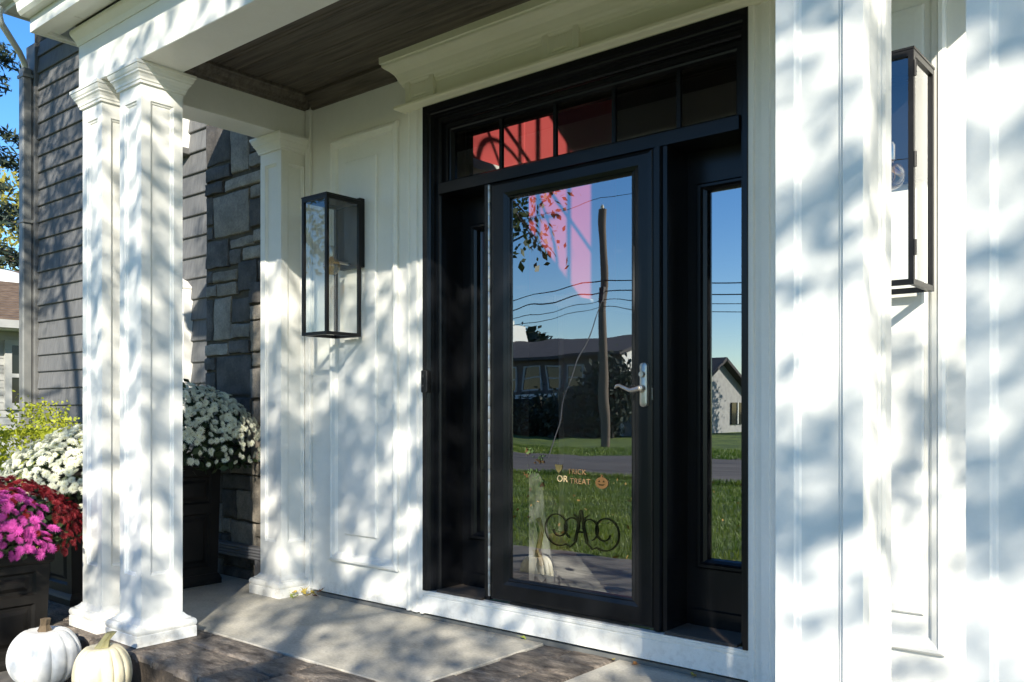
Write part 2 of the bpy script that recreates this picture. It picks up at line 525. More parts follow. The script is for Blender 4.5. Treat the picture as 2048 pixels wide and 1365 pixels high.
sheet('lawn', -320, 320, -320, 320, -0.42, M['grass'])
rgg = np.random.default_rng(77)
def blade_field(n, x0, x1, y0, y1, z, hmin, hmax, w):
    C = np.stack([rgg.uniform(x0, x1, n), rgg.uniform(y0, y1, n), np.full(n, z)], 1)
    a = rgg.uniform(0, 6.28, n)
    d = np.stack([np.cos(a), np.sin(a), np.zeros(n)], 1) * w
    h = rgg.uniform(hmin, hmax, n)[:, None]
    lean = rgg.normal(size=(n, 3)) * .35 * h
    lean[:, 2] = 0
    up = np.array([0, 0, 1.0]) * h + lean
    V = np.empty((n, 4, 3))
    V[:, 0] = C - d; V[:, 1] = C + d; V[:, 2] = C + up + d * .2; V[:, 3] = C + up - d * .2
    return V
gv = np.concatenate([blade_field(52000, -13, 3.2, -12.55, -3.1, -.421, .03, .085, .007), blade_field(9000, -20, 3.2, -12.75, -12.4, -.421, .05, .13, .010),
                     blade_field(16000, -30, -2, -26, -20.5, -.421, .05, .13, .014)])
tag(link_mesh('grass', quads_mesh('grass', gv, M['blade'])), 'short green lawn grass mirrored in the lower door glass', 'grass', kind='stuff')
lc = np.stack([rgg.uniform(-13, 3, 420), rgg.uniform(-12.4, -3.3, 420), rgg.uniform(-.37, -.33, 420)], 1)
tag(link_mesh('leaf_litter', quads_mesh('leaf_litter', leaves(rgg, lc, .07, .6), M['litter'])), 'scattered yellow and brown fallen leaves on the lawn', 'leaves', kind='stuff')
sheet('road', -300, 300, -20.6, -12.6, -0.415, M['road'])
b = MB(); b.box(-9, -6.0, -60, -20.7, -0.60, -0.411)
tag(b.build('driveway', M['road']), kind='structure')
b = MB(); b.box(-4.6, 5.0, -3.1, -1.332, -0.6, -0.17)
tag(b.build('walkway', M['walk'], bevel=0.01), kind='structure')
b = MB(); b.box(-9.0, -2.772, -1.33, 0.49, -0.6, -0.10)
tag(b.build('planting_bed', M['mulch']), kind='structure')

# porch floor: base block, buff slabs and stamped slate stones
b = MB(); b.box(-2.77, 4.2, -1.322, -0.004, -0.6, -0.022)
floor = tag(b.build('porch_floor', M['slate_base']), kind='structure')
def slab(x0, x1, y0, y1):
    b = MB(); b.box(x0, x1, y0, y1, -0.021, 0.0)
    b.build('concrete_slab', M['slab'], floor, bevel=0.004)
slab(-2.77, 0.328, -0.878, -0.004)
slab(0.742, 4.2, -0.878, -0.004)
rnd = random.Random(11)
def stone_slab(x0, x1, y0, y1, g=0.006, name='paving_stone'):
    x0 += g; x1 -= g; y0 += g; y1 -= g
    b = MB()
    n = 4
    dz = rnd.uniform(-0.004, 0.003)
    pts = []
    for i in range(n):
        pts.append((x0 + (x1 - x0) * i / n + rnd.uniform(-.006, .006) * (i > 0), y0 + rnd.uniform(-.006, .006)))
    for i in range(3):
        pts.append((x1 + rnd.uniform(-.006, .006), y0 + (y1 - y0) * i / 3))
    for i in range(n):
        pts.append((x1 - (x1 - x0) * i / n, y1 + rnd.uniform(-.005, .005)))
    for i in range(3):
        pts.append((x0 + rnd.uniform(-.006, .006), y1 - (y1 - y0) * i / 3))
    cx, cy = (x0 + x1) / 2, (y0 + y1) / 2
    def sh(k, z): return [(cx + (x - cx) * (1 - k / abs(x1 - x0)), cy + (y - cy) * (1 - k / abs(y1 - y0)), z) for x, y in pts]
    b.loft([sh(0, -0.03), sh(0, -0.008 + dz), sh(0.012, dz - 0.001), sh(0.03, dz + 0.001)], True, False, True)
    b.build(name, M['slate'], floor, smooth=True, angle=R(60))
xs = [-2.77, -2.3, -1.86, -1.38, -0.98, -0.43, -0.205, 0.17, 0.52, 0.80, 1.25, 1.62, 2.05, 2.5, 2.95, 3.4, 4.2]
for i in range(len(xs) - 1):
    ym = [-1.10, None, -1.14, None, -1.06, -1.12, -1.04, -1.14, -1.08, None, -1.1, -1.05, None, -1.1, -1.0, None][i]
    if ym is None:
        stone_slab(xs[i], xs[i + 1], -1.33, -0.884)
    else:
        xm = xs[i] + (xs[i + 1] - xs[i]) * rnd.uniform(0.35, 0.65)
        if xs[i + 1] - xs[i] > 0.36 and i % 2 == 0:
            stone_slab(xs[i], xm, -1.33, ym); stone_slab(xm, xs[i + 1], -1.33, ym)
            stone_slab(xs[i], xs[i + 1], ym, -0.884)
        else:
            stone_slab(xs[i], xs[i + 1], -1.33, ym); stone_slab(xs[i], xs[i + 1], ym, -0.884)
for (x0, x1, y0, y1) in [(0.332, 0.738, -0.884, -0.62), (0.332, 0.56, -0.62, -0.335), (0.56, 0.738, -0.62, -0.335),
                         (0.332, 0.738, -0.335, -0.16), (0.332, 0.50, -0.16, -0.006), (0.50, 0.738, -0.16, -0.006)]:
    stone_slab(x0, x1, y0, y1)

# ================================================================== HOUSE WALLS
# ---- white entry wall round the door
entry = tag(empty('entry_wall'), 'white panelled entry wall round the black door under the porch', 'wall')
# plain wall surface (front at y=0) with openings for door unit and upper window
WX0, WX1 = -0.62, 1.22
WZ0, WZ1 = 3.50, 4.70
DX0, DX1, DZ0, DZ1 = -0.44, 1.351, 0.03, 2.65
b = MB()
def wall_y(b, y0, y1, x0, x1, z0, z1, holes):
    zs = sorted({z0, z1} | {h[2] for h in holes} | {h[3] for h in holes})
    for i in range(len(zs) - 1):
        za, zb = zs[i], zs[i + 1]
        hs = sorted([h for h in holes if h[2] <= za and h[3] >= zb], key=lambda h: h[0])
        x = x0
        for h in hs:
            if h[0] > x: b.box(x, h[0], y0, y1, za, zb)
            x = h[1]
        if x < x1: b.box(x, x1, y0, y1, za, zb)
wall_y(b, 0.0, 0.20, -1.64, 3.2, 0.026, 6.0, [(DX0, DX1, DZ0, DZ1), (WX0, WX1, WZ0, WZ1)])
b.build('wall', M['white'], entry)
b = MB(); b.box(-1.64, 3.2, -0.0025, 0.19, -0.01, 0.017)
b.build('base_flashing', M['downspout'], entry)
def wall_panel(x0, x1, z0, z1, ix0, ix1, iz0, iz1):
    W, H = x1 - x0, z1 - z0
    p = MB()
    p.rings((x0, 0, z0), (1, 0, 0), (0, 0, 1), (0, -1, 0),
            [(0, 0, W, H, -0.001), (0, 0, W, H, 0.018), (.008, .008, W - .008, H - .008, 0.027), (.020, .020, W - .020, H - .020, 0.029),
             (.026, .026, W - .026, H - .026, 0.022), (.044, .044, W - .044, H - .044, 0.016), (.052, .052, W - .052, H - .052, 0.004), (.054, .054, W - .054, H - .054, -0.001)], cap=False)
    p.build('panel_moulding', M['white'], entry)
    W, H = ix1 - ix0, iz1 - iz0
    p = MB()
    p.rings((ix0, 0, iz0), (1, 0, 0), (0, 0, 1), (0, -1, 0),
            [(0, 0, W, H, -0.001), (0, 0, W, H, 0.010), (.006, .006, W - .006, H - .006, 0.016), (.03, .03, W - .03, H - .03, 0.018)])
    p.build('raised_panel', M['white'], entry)
wall_panel(-1.225, -0.657, 0.218, 2.638, -1.10, -0.83, 0.379, 2.49)
wall_panel(1.53, 2.06, 0.25, 2.62, 1.66, 1.99, 0.379, 2.49)
# corner strip beside the side beam
b = MB(); b.box(-1.45, -1.405, -0.022, -0.0005, 0.028, 2.86)
b.build('corner_strip', M['white'], entry, bevel=0.003)
# fluted casings
def casing(xo, s):
    prof = [(0, 0), (0, -.030), (.014, -.030), (.018, -.021), (.040, -.021), (.044, -.030), (.076, -.030), (.080, -.019), (.104, -.019), (.108, -.034), (.1265, -.034), (.1265, 0)]
    b = MB(); b.sweep_z([(xo + s * x, y) for x, y in prof], 0.028, 2.657)
    b.build('casing', M['white'], entry)
casing(-0.571, 1); casing(1.482, -1)
# sill board under the door
b = MB()
b.sweep_x([(0.0, .033), (-.030, .033), (-.030, .118), (-.027, .121), (-.027, .126), (-.033, .129), (-.033, .140), (-.030, .143), (-.035, .146), (-.035, .1515), (0.0, .1515)], -0.4438, 1.3548)
b.build('sill_board', M['white'], entry)
# entablature
def wrap(mbx, prof, xl, xr, base=0.0):
    mbx.loft([[(xl - p, base, z), (xl - p, base - q, z), (xr + p, base - q, z), (xr + p, base, z)] for p, q, z in prof], False)
b = MB(); wrap(b, [(0, 0, 2.657), (.02, .036, 2.657), (.03, .046, 2.664), (.05, .064, 2.672), (.055, .070, 2.678), (.055, .070, 2.690), (.03, .045, 2.699), (0, .03, 2.7005)], -0.575, 1.486)
b.build('architrave_ledge', M['cream'], entry)
b = MB(); wrap(b, [(0, .030, 2.700), (0, .030, 2.86)], -0.571, 1.482)
b.build('frieze', M['cream'], entry)
b = MB(); wrap(b, [(0, .030, 2.772), (.006, .036, 2.776), (.008, .038, 2.786), (.016, .046, 2.792), (.018, .050, 2.802), (.026, .060, 2.812), (.030, .064, 2.822),
                   (.032, .070, 2.832), (.044, .078, 2.850), (.062, .094, 2.868), (.085, .118, 2.884), (.092, .124, 2.892), (.092, .126, 2.902), (.100, .134, 2.906), (.100, .136, 2.946)], -0.571, 1.482)
b.build('crown_moulding', M['cream'], entry)
def block(x0, x1):
    W, H = x1 - x0, 0.115
    b = MB()
    b.rings((x0, -0.0305, 2.7005), (1, 0, 0), (0, 0, 1), (0, -1, 0),
            [(0, 0, W, H, 0), (0, 0, W, H, 0.022), (.03, .010, W - .03, H - .012, 0.024), (.038, .018, W - .038, H - .020, 0.016), (.060, .024, W - .060, H - .028, 0.015), (.068, .028, W - .068, H - .034, 0.020)])
    b.build('frieze_block', M['cream'], entry)
block(-0.556, -0.35); block(0.353, 0.559); block(1.262, 1.468)
# upper foyer window (over the porch roof)
uw = tag(empty('foyer_window'), 'high foyer window in the white wall above the porch roof', 'window')
b = MB()
for (x0, x1, z0, z1) in [(WX0, WX0 + .05, WZ0, WZ1), (WX1 - .05, WX1, WZ0, WZ1), (WX0 + .05, WX1 - .05, WZ0, WZ0 + .05), (WX0 + .05, WX1 - .05, WZ1 - .05, WZ1)]:
    b.box(x0, x1, 0.03, 0.10, z0, z1)
b.build('frame', M['white'], uw)
b = MB()
cx0 = (WX0 + WX1) / 2
b.tube([(cx0 + .42 * math.cos(a), 0.07, WZ0 + .05 + .42 * math.sin(a)) for a in [math.pi * k / 16 for k in range(17)]], 0.016, 6)
for a in (45, 90, 135):
    b.tube([(cx0, 0.071, WZ0 + .05), (cx0 + .9 * math.cos(R(a)), 0.071, WZ0 + .05 + .9 * math.sin(R(a)))] if a == 90 else
           [(cx0, 0.071, WZ0 + .05), (cx0 + .62 * math.cos(R(a)), 0.071, WZ0 + .05 + .62 * math.sin(R(a)))], 0.014, 6)
for xm in (.50, .86): b.box(xm - .016, xm + .016, .055, .08, WZ0 + .05, WZ1 - .05)
b.box(WX0 + .05, WX1 - .05, .056, .079, 4.06, 4.09)
b.build('muntin', M['white'], uw)
b = MB(); b.quad((WX0 + .04, .085, WZ0 + .04), (WX1 - .04, .085, WZ0 + .04), (WX1 - .04, .085, WZ1 - .04), (WX0 + .04, .085, WZ1 - .04))
b.build('pane', M['glass_tran'], uw)

# ---- grey shingle wall to the left
sidew = tag(empty('siding_wall'), 'grey shingle-sided house wall left of the stone and behind the columns', 'wall')
b = MB(); b.box(-6.62, -1.642, 0.526, 0.66, -0.5, 4.78)
b.build('sheathing', M['mortar'], sidew)
rs = random.Random(5)
E0 = 0.166
zc = -0.20
row = 0
while zc < 4.75:
    x = -6.47
    first = True
    while x < -2.60:
        w = rs.uniform(0.55, 1.0)
        if first: w *= rs.uniform(0.4, 1.0); first = False
        x2 = min(x + w, -2.60)
        if -2.60 - x2 < 0.2: x2 = -2.60
        z1 = min(zc + E0 + 0.012, 4.765)
        b = MB()
        j = rs.uniform(-.0015, .0015)
        b.sweep_x([(0.5255, zc), (0.496, zc + j), (0.492, zc + .006 + j), (0.514, z1), (0.5255, z1)], x + .0012, x2 - .0012)
        b.build('siding_board', M['siding'], sidew)
        x = x2
    zc += E0
    row += 1
b = MB(); b.box(-6.64, -6.475, 0.47, 0.5255, -0.5, 4.755); b.box(-6.68, -6.6405, 0.47, 0.66, -0.5, 4.755)
b.build('corner_board', M['cornerboard'], sidew, bevel=0.004)
# upper window (only its lower right corner shows beside the column)
def siding_window(name, label, x0, x1, z0, z1, gable):
    t = tag(empty(name), label, 'window')
    c = 0.10
    b = MB()
    for (a0, a1, c0, c1) in [(x0, x0 + c, z0, z1), (x1 - c, x1, z0, z1), (x0 + c, x1 - c, z0, z0 + c), (x0 + c, x1 - c, z1 - c, z1)]:
        b.box(a0, a1, 0.428, 0.523, c0, c1)
    b.build('casing', M['white'], t, bevel=0.004)
    if gable:
        b = MB()
        xm = (x0 + x1) / 2
        b.sweep_y([(x0 - .02, z1 + .002), (x1 + .0, z1 + .002), (x1 + .0, z1 + .02), (xm, z1 + .30), (x0 - .02, z1 + .02)], 0.38, 0.523)
        b.build('pediment', M['white'], t, bevel=0.004)
    b = MB(); b.box(x0 - .03, x1 + .012, 0.40, 0.522, z0 - .05, z0 - .001)
    b.build('sill', M['cornerboard'] if not gable else M['white'], t, bevel=0.004)
    b = MB()
    zm = (z0 + z1) / 2
    b.box(x0 + c, x1 - c, 0.47, 0.51, zm - .02, zm + .02)
    for (a0, a1, c0, c1) in [(x0 + c, x0 + c + .04, z0 + c, z1 - c), (x1 - c - .04, x1 - c, z0 + c, z1 - c), (x0 + c + .04, x1 - c - .04, z0 + c, z0 + c + .04), (x0 + c + .04, x1 - c - .04, z1 - c - .04, z1 - c)]:
        b.box(a0, a1, 0.46, 0.51, c0, c1)
    b.build('sash', M['white'], t)
    b = MB(); b.box(x0 + c, x1 - c, 0.50, 0.506, z0 + c, z1 - c)
    b.build('pane', M['winglass'], t)
siding_window('house_window', 'upper white framed window on the grey siding, just its corner showing beside the front column', -4.55, -3.638, 3.165, 4.4, False)
siding_window('gabled_window', 'lower white window with a peaked head on the grey siding above the white mums', -4.45, -3.60, 0.95, 2.04, True)

# ---- stone panel between siding and porch corner
stonew = tag(empty('stone_wall'), 'stacked grey and charcoal stone wall between the siding and the corner pilaster', 'wall')
b = MB(); b.box(-2.625, -1.642, 0.044, 0.525, -0.3, 4.74)
b.build('mortar_bed', M['mortar'], stonew)
F_, PY_, CX_, CY_, CZ_ = 1769.35, 818.1, 2.8535, -3.2636, 1.0917
YAW = R(50.1626)
fwv = Vector((-math.cos(YAW), math.sin(YAW), 0)); rtv = Vector((math.sin(YAW), math.cos(YAW), 0))
def at_y(u, v, y):
    """photo pixel -> point on the plane y (used to lay the stones out as in the photograph)"""
    d = fwv + rtv * ((u - 1024) / F_) + Vector((0, 0, (PY_ - v) / F_))
    s = (y - CY_) / d.y
    return Vector((CX_, CY_, CZ_)) + d * s
D, G, T = 'stone_dark', 'stone_grey', 'stone_sunlit'
SL = [(412, 461, 236, 336, D), (462.5, 498, 250, 350, G), (500, 535, 262, 306, D), (500, 535, 309, 336, G), (412, 462, 341, 368, D), (450, 535, 362, 385, G),
      (413, 448, 371, 395, D), (427, 500, 396, 479, G), (412, 426, 398, 453, D), (413, 426, 458, 483, D), (501, 535, 371, 397, G), (501.5, 535, 400, 456, D),
      (458.5, 508, 479, 499, G), (509, 535, 460, 486, G), (412, 458, 486, 541, D), (459.5, 484, 501, 531, D), (485.5, 535, 496, 522, G), (427, 475, 545, 567, G),
      (413, 426, 545, 569, D), (476, 514.5, 524, 584, D), (515.5, 535, 521, 560, D), (413, 435, 573, 597, G), (436, 475, 569, 594, G), (411, 425.5, 601, 684, D), (426.5, 461, 597, 683, G),
      (462, 500, 598, 647, D), (501, 535, 565, 609, D), (501, 535, 612, 641, T), (464, 501, 649, 678, G), (502, 535, 643, 704, T), (412, 457, 690, 713, G), (458.5, 501.5, 683, 709, D),
      (503, 535, 706, 735, T), (411, 433, 717, 742, D), (434, 502, 713, 793, D), (503, 535, 738, 798, T), (412, 433, 746, 790, D), (503, 535, 801, 850, T),
      (412, 455, 796, 842, G), (456, 502, 797, 850, D), (411, 440, 846, 925, D), (441, 502, 853, 890, G), (503, 535, 853, 922, T), (441, 502, 893, 924, D),
      (411, 459, 929, 945, D), (460, 503, 927, 946, G), (504, 535, 926, 951, T), (411, 445, 949, 1000, D), (446, 501, 948, 976, D), (446, 472, 978, 1033, D), (473, 501, 979, 1038, G), (502, 535, 953, 1044, T),
      (411, 445, 1003, 1060, G), (446, 460, 1036, 1063, G), (461, 510, 1040, 1094, G), (511, 535, 1047, 1073, T), (446, 460, 1066, 1092, D), (511, 535, 1076, 1098, G),
      (411, 445, 1063, 1110, D), (446, 496, 1096, 1128, D), (497, 535, 1100, 1126, D), (411, 450, 1113, 1155, D), (451, 505, 1131, 1160, D), (506, 535, 1128, 1158, G)]
SL += [(412, 440, 190, 233, G), (441, 498, 196, 246, D), (499, 535, 205, 258, G), (412, 470, 150, 187, D), (471, 535, 155, 201, D)]
for (u0, u1, v0, v1, k) in SL:
    p0 = at_y(u0, v0, 0.03); p1 = at_y(u0, v1, 0.03); q0 = at_y(u1, v0, 0.03)
    x0, x1, z1, z0 = p0.x, q0.x, p0.z, p1.z
    if z0 > 3.0: continue
    z1 = min(z1, 3.02)
    g = 0.0025
    pr = rs.uniform(0.030, 0.046)
    xa, xb, za, zb = x0 + g, x1 - g, z0 + g, z1 - g
    n = 4
    jit = lambda s=0.005: rs.uniform(-s, s)
    ring = []
    for i in range(n): ring.append((xa + (xb - xa) * i / n + jit(), za + jit()))
    for i in range(n): ring.append((xb + jit(), za + (zb - za) * i / n + jit()))
    for i in range(n): ring.append((xb - (xb - xa) * i / n + jit(), zb + jit()))
    for i in range(n): ring.append((xa + jit(), zb - (zb - za) * i / n + jit()))
    cx, cz = (xa + xb) / 2, (za + zb) / 2
    def inset(d, y):
        sx = max(0.2, 1 - 2 * d / (xb - xa)); sz = max(0.2, 1 - 2 * d / (zb - za))
        return [(cx + (x - cx) * sx, y + rs.uniform(-.003, .003), cz + (z - cz) * sz) for x, z in ring]
    y0 = 0.062
    tx, tz = rs.uniform(-.03, .03), rs.uniform(-.03, .03)
    b = MB()
    rr = [inset(0, y0), inset(0.0, y0 - pr * 0.7), inset(0.003, y0 - pr * 0.97), inset(0.016, y0 - pr - 0.002)]
    rr = [rr[0]] + [[(x, y + (x - cx) * tx + (z - cz) * tz, z) for x, y, z in r] for r in rr[1:]]
    b.loft(rr, True, False, True)
    b.build('stone', M[k], stonew, smooth=True, angle=R(50))

# ================================================================== PORCH ROOF
roof = tag(empty('porch_roof'), 'white porch roof with beams, brown plank ceiling and overhanging eave', 'porch roof')
BX0, BX1 = -1.655, 2.575
b = MB(); b.box(BX0, BX1, -1.25, -1.035, 2.690, 2.97)
b.build('front_beam', M['white'], roof, bevel=0.003)
for xa, xb in ((BX0, -1.455), (2.375, BX1)):
    b = MB(); b.box(xa, xb, -1.034, -0.001, 2.690, 2.97)
    b.build('side_beam', M['white'], roof, bevel=0.003)
# frieze mould on the beam under the eave
b = MB(); b.sweep_x([(-1.2505, 2.905), (-1.256, 2.905), (-1.268, 2.925), (-1.292, 2.948), (-1.296, 2.955), (-1.296, 2.968), (-1.2505, 2.968)], BX0, BX1)
b.build('bed_moulding', M['white'], roof)
# ceiling planks
y = -1.032
k = 0
while y < -0.002:
    y2 = min(y + 0.129, -0.002)
    b = MB()
    b.sweep_x([(y + .0015, 2.962), (y + .0015, 2.945), (y + .006, 2.940), (y + .018, 2.940), (y + .021, 2.944), (y + .026, 2.944), (y + .029, 2.940),
               (y2 - .006, 2.940), (y2 - .0015, 2.945), (y2 - .0015, 2.962)], -1.4545, 2.3745)
    b.build('ceiling_plank', M['ceilwood'], roof)
    y = y2
cp = [(0, 0), (.012, 0), (.016, .012), (.024, .018), (.034, .038), (.05, .054), (.056, .062), (.070, .066), (.070, .082), (0, .082)]
b = MB(); b.sweep_y([(-1.4548 + p, 2.857 + h) for p, h in cp], -1.033, -0.003)
b.build('ceiling_crown', M['ceilwood'], roof)
b = MB(); b.sweep_y([(2.3748 - p, 2.857 + h) for p, h in cp], -1.033, -0.003)
b.build('ceiling_crown', M['ceilwood'], roof)
b = MB(); b.sweep_x([(-0.001 - p, 2.855 + h) for p, h in cp], -1.40, -0.672)
b.build('ceiling_crown', M['ceilwood'], roof)
b = MB(); b.sweep_x([(-0.001 - p, 2.855 + h) for p, h in cp], 1.584, 2.32)
b.build('ceiling_crown', M['ceilwood'], roof)
b = MB(); b.sweep_x([(-1.0345 + p, 2.857 + h) for p, h in cp], -1.40, 2.32)
b.build('ceiling_crown', M['ceilwood'], roof)
# eave: soffit panels, fascia, gutter, roof deck
b = MB()
x = BX0 - .13
while x < BX1 + .13:
    x2 = min(x + 0.30, BX1 + .13)
    b.box(x + .0015, x2 - .0015, -1.412, -1.297, 2.978, 2.992)
    x = x2
b.build('soffit', M['vinyl'], roof)
b = MB(); b.box(BX0 - .13, BX1 + .13, -1.424, -1.4125, 2.960, 3.09); b.box(BX0 - .13, BX1 + .13, -1.4122, -1.36, 2.964, 2.9775); b.box(BX0 - .142, BX0 - .1302, -1.424, -0.001, 2.960, 3.09); b.box(BX0 - .130, BX0 - .10, -1.359, -1.0, 2.964, 2.9775)
b.build('fascia', M['vinyl'], roof)
b = MB(); b.sweep_x([(-1.426, 3.030), (-1.465, 3.030), (-1.480, 3.045), (-1.488, 3.085), (-1.508, 3.105), (-1.508, 3.12), (-1.426, 3.12)], BX0 - .15, BX1 + .15)
b.build('gutter', M['vinyl'], roof)
b = MB(); b.sweep_x([(-1.49, 3.122), (-0.001, 3.46), (-0.001, 3.52), (-1.515, 3.15)], BX0 - .16, BX1 + .16)
b.build('roof_deck', M['shingle'], roof)
for xa, xb in ((BX0 + .005, BX0 + .02), (BX1 - .02, BX1 - .005)):
    b = MB(); b.loft([[(xa, -1.40, 2.994), (xa, -.001, 2.994), (xa, -.001, 3.455), (xa, -1.40, 3.135)], [(xb, -1.40, 2.994), (xb, -.001, 2.994), (xb, -.001, 3.455), (xb, -1.40, 3.135)]], True, True, True)
    b.build('end_gable', M['vinyl'], roof)

# ---- eave of the house over the grey siding
he = tag(empty('house_eave'), 'white house eave and gutter high over the grey siding wall', 'eave')
EX0, EX1 = -6.02, -1.66
b = MB()
x = EX0
while x < EX1 - .01:
    x2 = min(x + 0.32, EX1)
    b.box(x + .0015, x2 - .0015, 0.03, 0.52, 4.782, 4.80)
    x = x2
b.build('soffit', M['vinyl'], he)
b = MB(); b.box(EX0, EX1, 0.010, 0.0295, 4.76, 4.95); b.box(EX0 - .012, EX0 - .0005, 0.010, 0.66, 4.76, 4.95)
b.build('fascia', M['vinyl'], he)
b = MB(); b.sweep_x([(.008, 4.80), (-.045, 4.80), (-.065, 4.82), (-.075, 4.87), (-.105, 4.90), (-.105, 4.92), (.008, 4.92)], EX0 - .03, EX1)
b.build('gutter', M['vinyl'], he)
b = MB(); b.sweep_x([(-.095, 4.925), (2.2, 5.7), (2.2, 5.75), (-.115, 4.96)], EX0 - .05, EX1)
b.build('roof_deck', M['shingle'], he)
b = MB(); b.box(-6.62, -1.66, 0.527, 0.66, 4.785, 5.05)
b.build('wall_head', M['mortar'], he)
ds = tag(empty('downspout'), 'grey square downspout running down the corner of the siding wall', 'downspout')
b = MB(); b.box(-6.62, -6.515, 0.375, 0.466, -0.3, 4.50)
b.build('pipe', M['downspout'], ds, bevel=0.012)
for zb in (0.9, 2.95, 4.4):
    b = MB(); b.box(-6.64, -6.495, 0.368, 0.468, zb, zb + .03)
    b.build('strap', M['downspout'], ds)
b = MB()
path = [(-5.98, -.03, 4.80), (-6.0, -.03, 4.73), (-6.04, .0, 4.67), (-6.40, .30, 4.58), (-6.52, .39, 4.54), (-6.57, .42, 4.47)]
b.tube(path, 0.030, 8)
b.build('elbow', M['vinyl'], ds, smooth=True)

# ================================================================== COLUMNS
SH = 0.103
def column_parts(root, sh=SH):
    b = MB()
    z0, z1 = 0.112, 2.602
    H = z1 - z0
    W = 2 * sh
    m = 0.045
    pz0, pz1 = 0.312 - z0, 2.528 - z0
    rects = [(0, 0, W, H, 0), (m, pz0, W - m, pz1, 0), (m + .004, pz0 + .004, W - m - .004, pz1 - .004, -.006), (m + .010, pz0 + .010, W - m - .010, pz1 - .010, -.008), (m + .014, pz0 + .014, W - m - .014, pz1 - .014, -.013)]
    b.rings((-sh, -sh, z0), (1, 0, 0), (0, 0, 1), (0, -1, 0), rects)
    b.rings((sh, -sh, z0), (0, 1, 0), (0, 0, 1), (1, 0, 0), rects)
    b.rings((sh, sh, z0), (-1, 0, 0), (0, 0, 1), (0, 1, 0), rects)
    b.rings((-sh, sh, z0), (0, -1, 0), (0, 0, 1), (-1, 0, 0), rects)
    b.build('shaft', M['white'], root)
    e = sh - SH
    b = MB(); b.square_loft(0, 0, [(.104 + e, 2.598), (.113 + e, 2.600), (.114 + e, 2.610), (.118 + e, 2.614), (.120 + e, 2.624), (.127 + e, 2.637), (.134 + e, 2.644), (.134 + e, 2.650), (.139 + e, 2.656),
                                   (.144 + e, 2.668), (.145 + e, 2.673), (.149 + e, 2.675), (.149 + e, 2.689)])
    b.build('capital', M['white'], root)
    pl = [(.150 + e, 0.001), (.150 + e, .052), (.146 + e, .0535)]
    b = MB(); b.square_loft(0, 0, [(.150 + e, 0.001), (.150 + e, .050), (.148 + e, .0525)])
    b.build('plinth', M['white'], root)
    b = MB(); b.square_loft(0, 0, [(.140 + e, .0527), (.1455 + e, .0535), (.149 + e, .060), (.151 + e, .069), (.150 + e, .078), (.146 + e, .086), (.139 + e, .0905), (.131 + e, .0925), (.131 + e, .096), (.122 + e, .100), (.113 + e, .108), (.1065 + e, .117), (.1025 + e, .1175)])
    b.build('base_moulding', M['white'], root, smooth=True, angle=R(30))
col = empty('porch_column', (-1.185, -1.118, 0))
column_parts(col)
tag(col, 'white square porch column with a recessed panel, nearer of the left pair, in front of the cream pumpkin', 'column', 'square porch columns')
for x, lab in ((-1.572, 'white square porch column at the far left of the porch, beside the white pumpkin'),
               (2.079, 'white porch column close up just right of the black door'),
               (2.497, 'white porch column at the right edge of the photo, past the right lantern')):
    c = copy_tree(col)
    c.location = (x, -1.118, 0)
    c['label'] = lab
pil = empty('corner_pilaster', (-1.565, -0.078, 0))
column_parts(pil, 0.1025)
tag(pil, 'white pilaster in the porch corner between the stone wall and the left lantern', 'pilaster')

# ================================================================== DOOR FRAME
df = tag(empty('door_frame'), 'black door frame with a transom above and a sidelight on each side', 'door frame')
FX0, FX1, FZ0, FZ1 = -0.444, 1.355, 0.152, 2.6565
b = MB()
prof = [(0, 0.0), (0, -.036), (.004, -.040), (.036, -.040), (.042, -.028), (.050, -.026), (.055, -.012), (.060, -.012), (.064, .004), (.084, .004), (.090, .012), (.091, .19)]
b.loft([[(FX0 + i, y, FZ0), (FX0 + i, y, FZ1 - i), (FX1 - i * 0.55, y, FZ1 - i), (FX1 - i * 0.55, y, FZ0)] for i, y in prof], False)
b.build('outer_jamb', M['black'], df)
b = MB()
b.sweep_x([(-.012, 2.196), (-.012, 2.250), (-.004, 2.255), (.19, 2.255), (.19, 2.196)], -0.3528, 1.3045)
b.build('transom_bar', M['black'], df)
b = MB(); b.box(-0.043, -0.010, -0.006, 0.19, 0.1535, 2.1955)
b.build('mullion', M['black'], df, bevel=0.003)
b = MB()
b.sweep_z([(.9165, .19), (.9165, -.008), (.9275, -.008), (.9275, .004), (.932, .004), (.932, -.018), (.951, -.018), (.955, -.008), (.955, .008), (.960, .008), (.960, -.004), (.9795, -.004), (.9795, .19)], 0.1535, 2.1955)
b.build('mullion', M['black'], df)
# transom sash and panes
TX0, TX1, TZ0, TZ1 = -0.352, 1.304, 2.2555, 2.564
W, H = TX1 - TX0, TZ1 - TZ0
b = MB()
b.rings((TX0, 0.03, TZ0), (1, 0, 0), (0, 0, 1), (0, -1, 0), [(0, 0, W, H, 0), (.025, .012, W - .025, H - .022, 0), (.028, .015, W - .028, H - .025, -.012), (.036, .02, W - .036, H - .034, -.014), (.045, .026, W - .045, H - .042, -.034)], cap=False)
ts = b.build('transom_sash', M['black'], df)
edges = [-0.306, 0.009, 0.343, 0.672, 0.998, 1.262]
for i in range(5):
    b = MB(); x0, x1 = edges[i] + (0.0095 if i else 0), edges[i + 1] - (0.0095 if i < 4 else 0)
    b.quad((x0, .066, 2.276), (x1, .066, 2.276), (x1, .066, 2.524), (x0, .066, 2.524))
    b.build('pane', M['glass_tran'], ts)
for xm in edges[1:-1]:
    b = MB(); b.box(xm - .0095, xm + .0095, .058, .074, 2.276, 2.527)
    b.build('muntin', M['black'], ts)
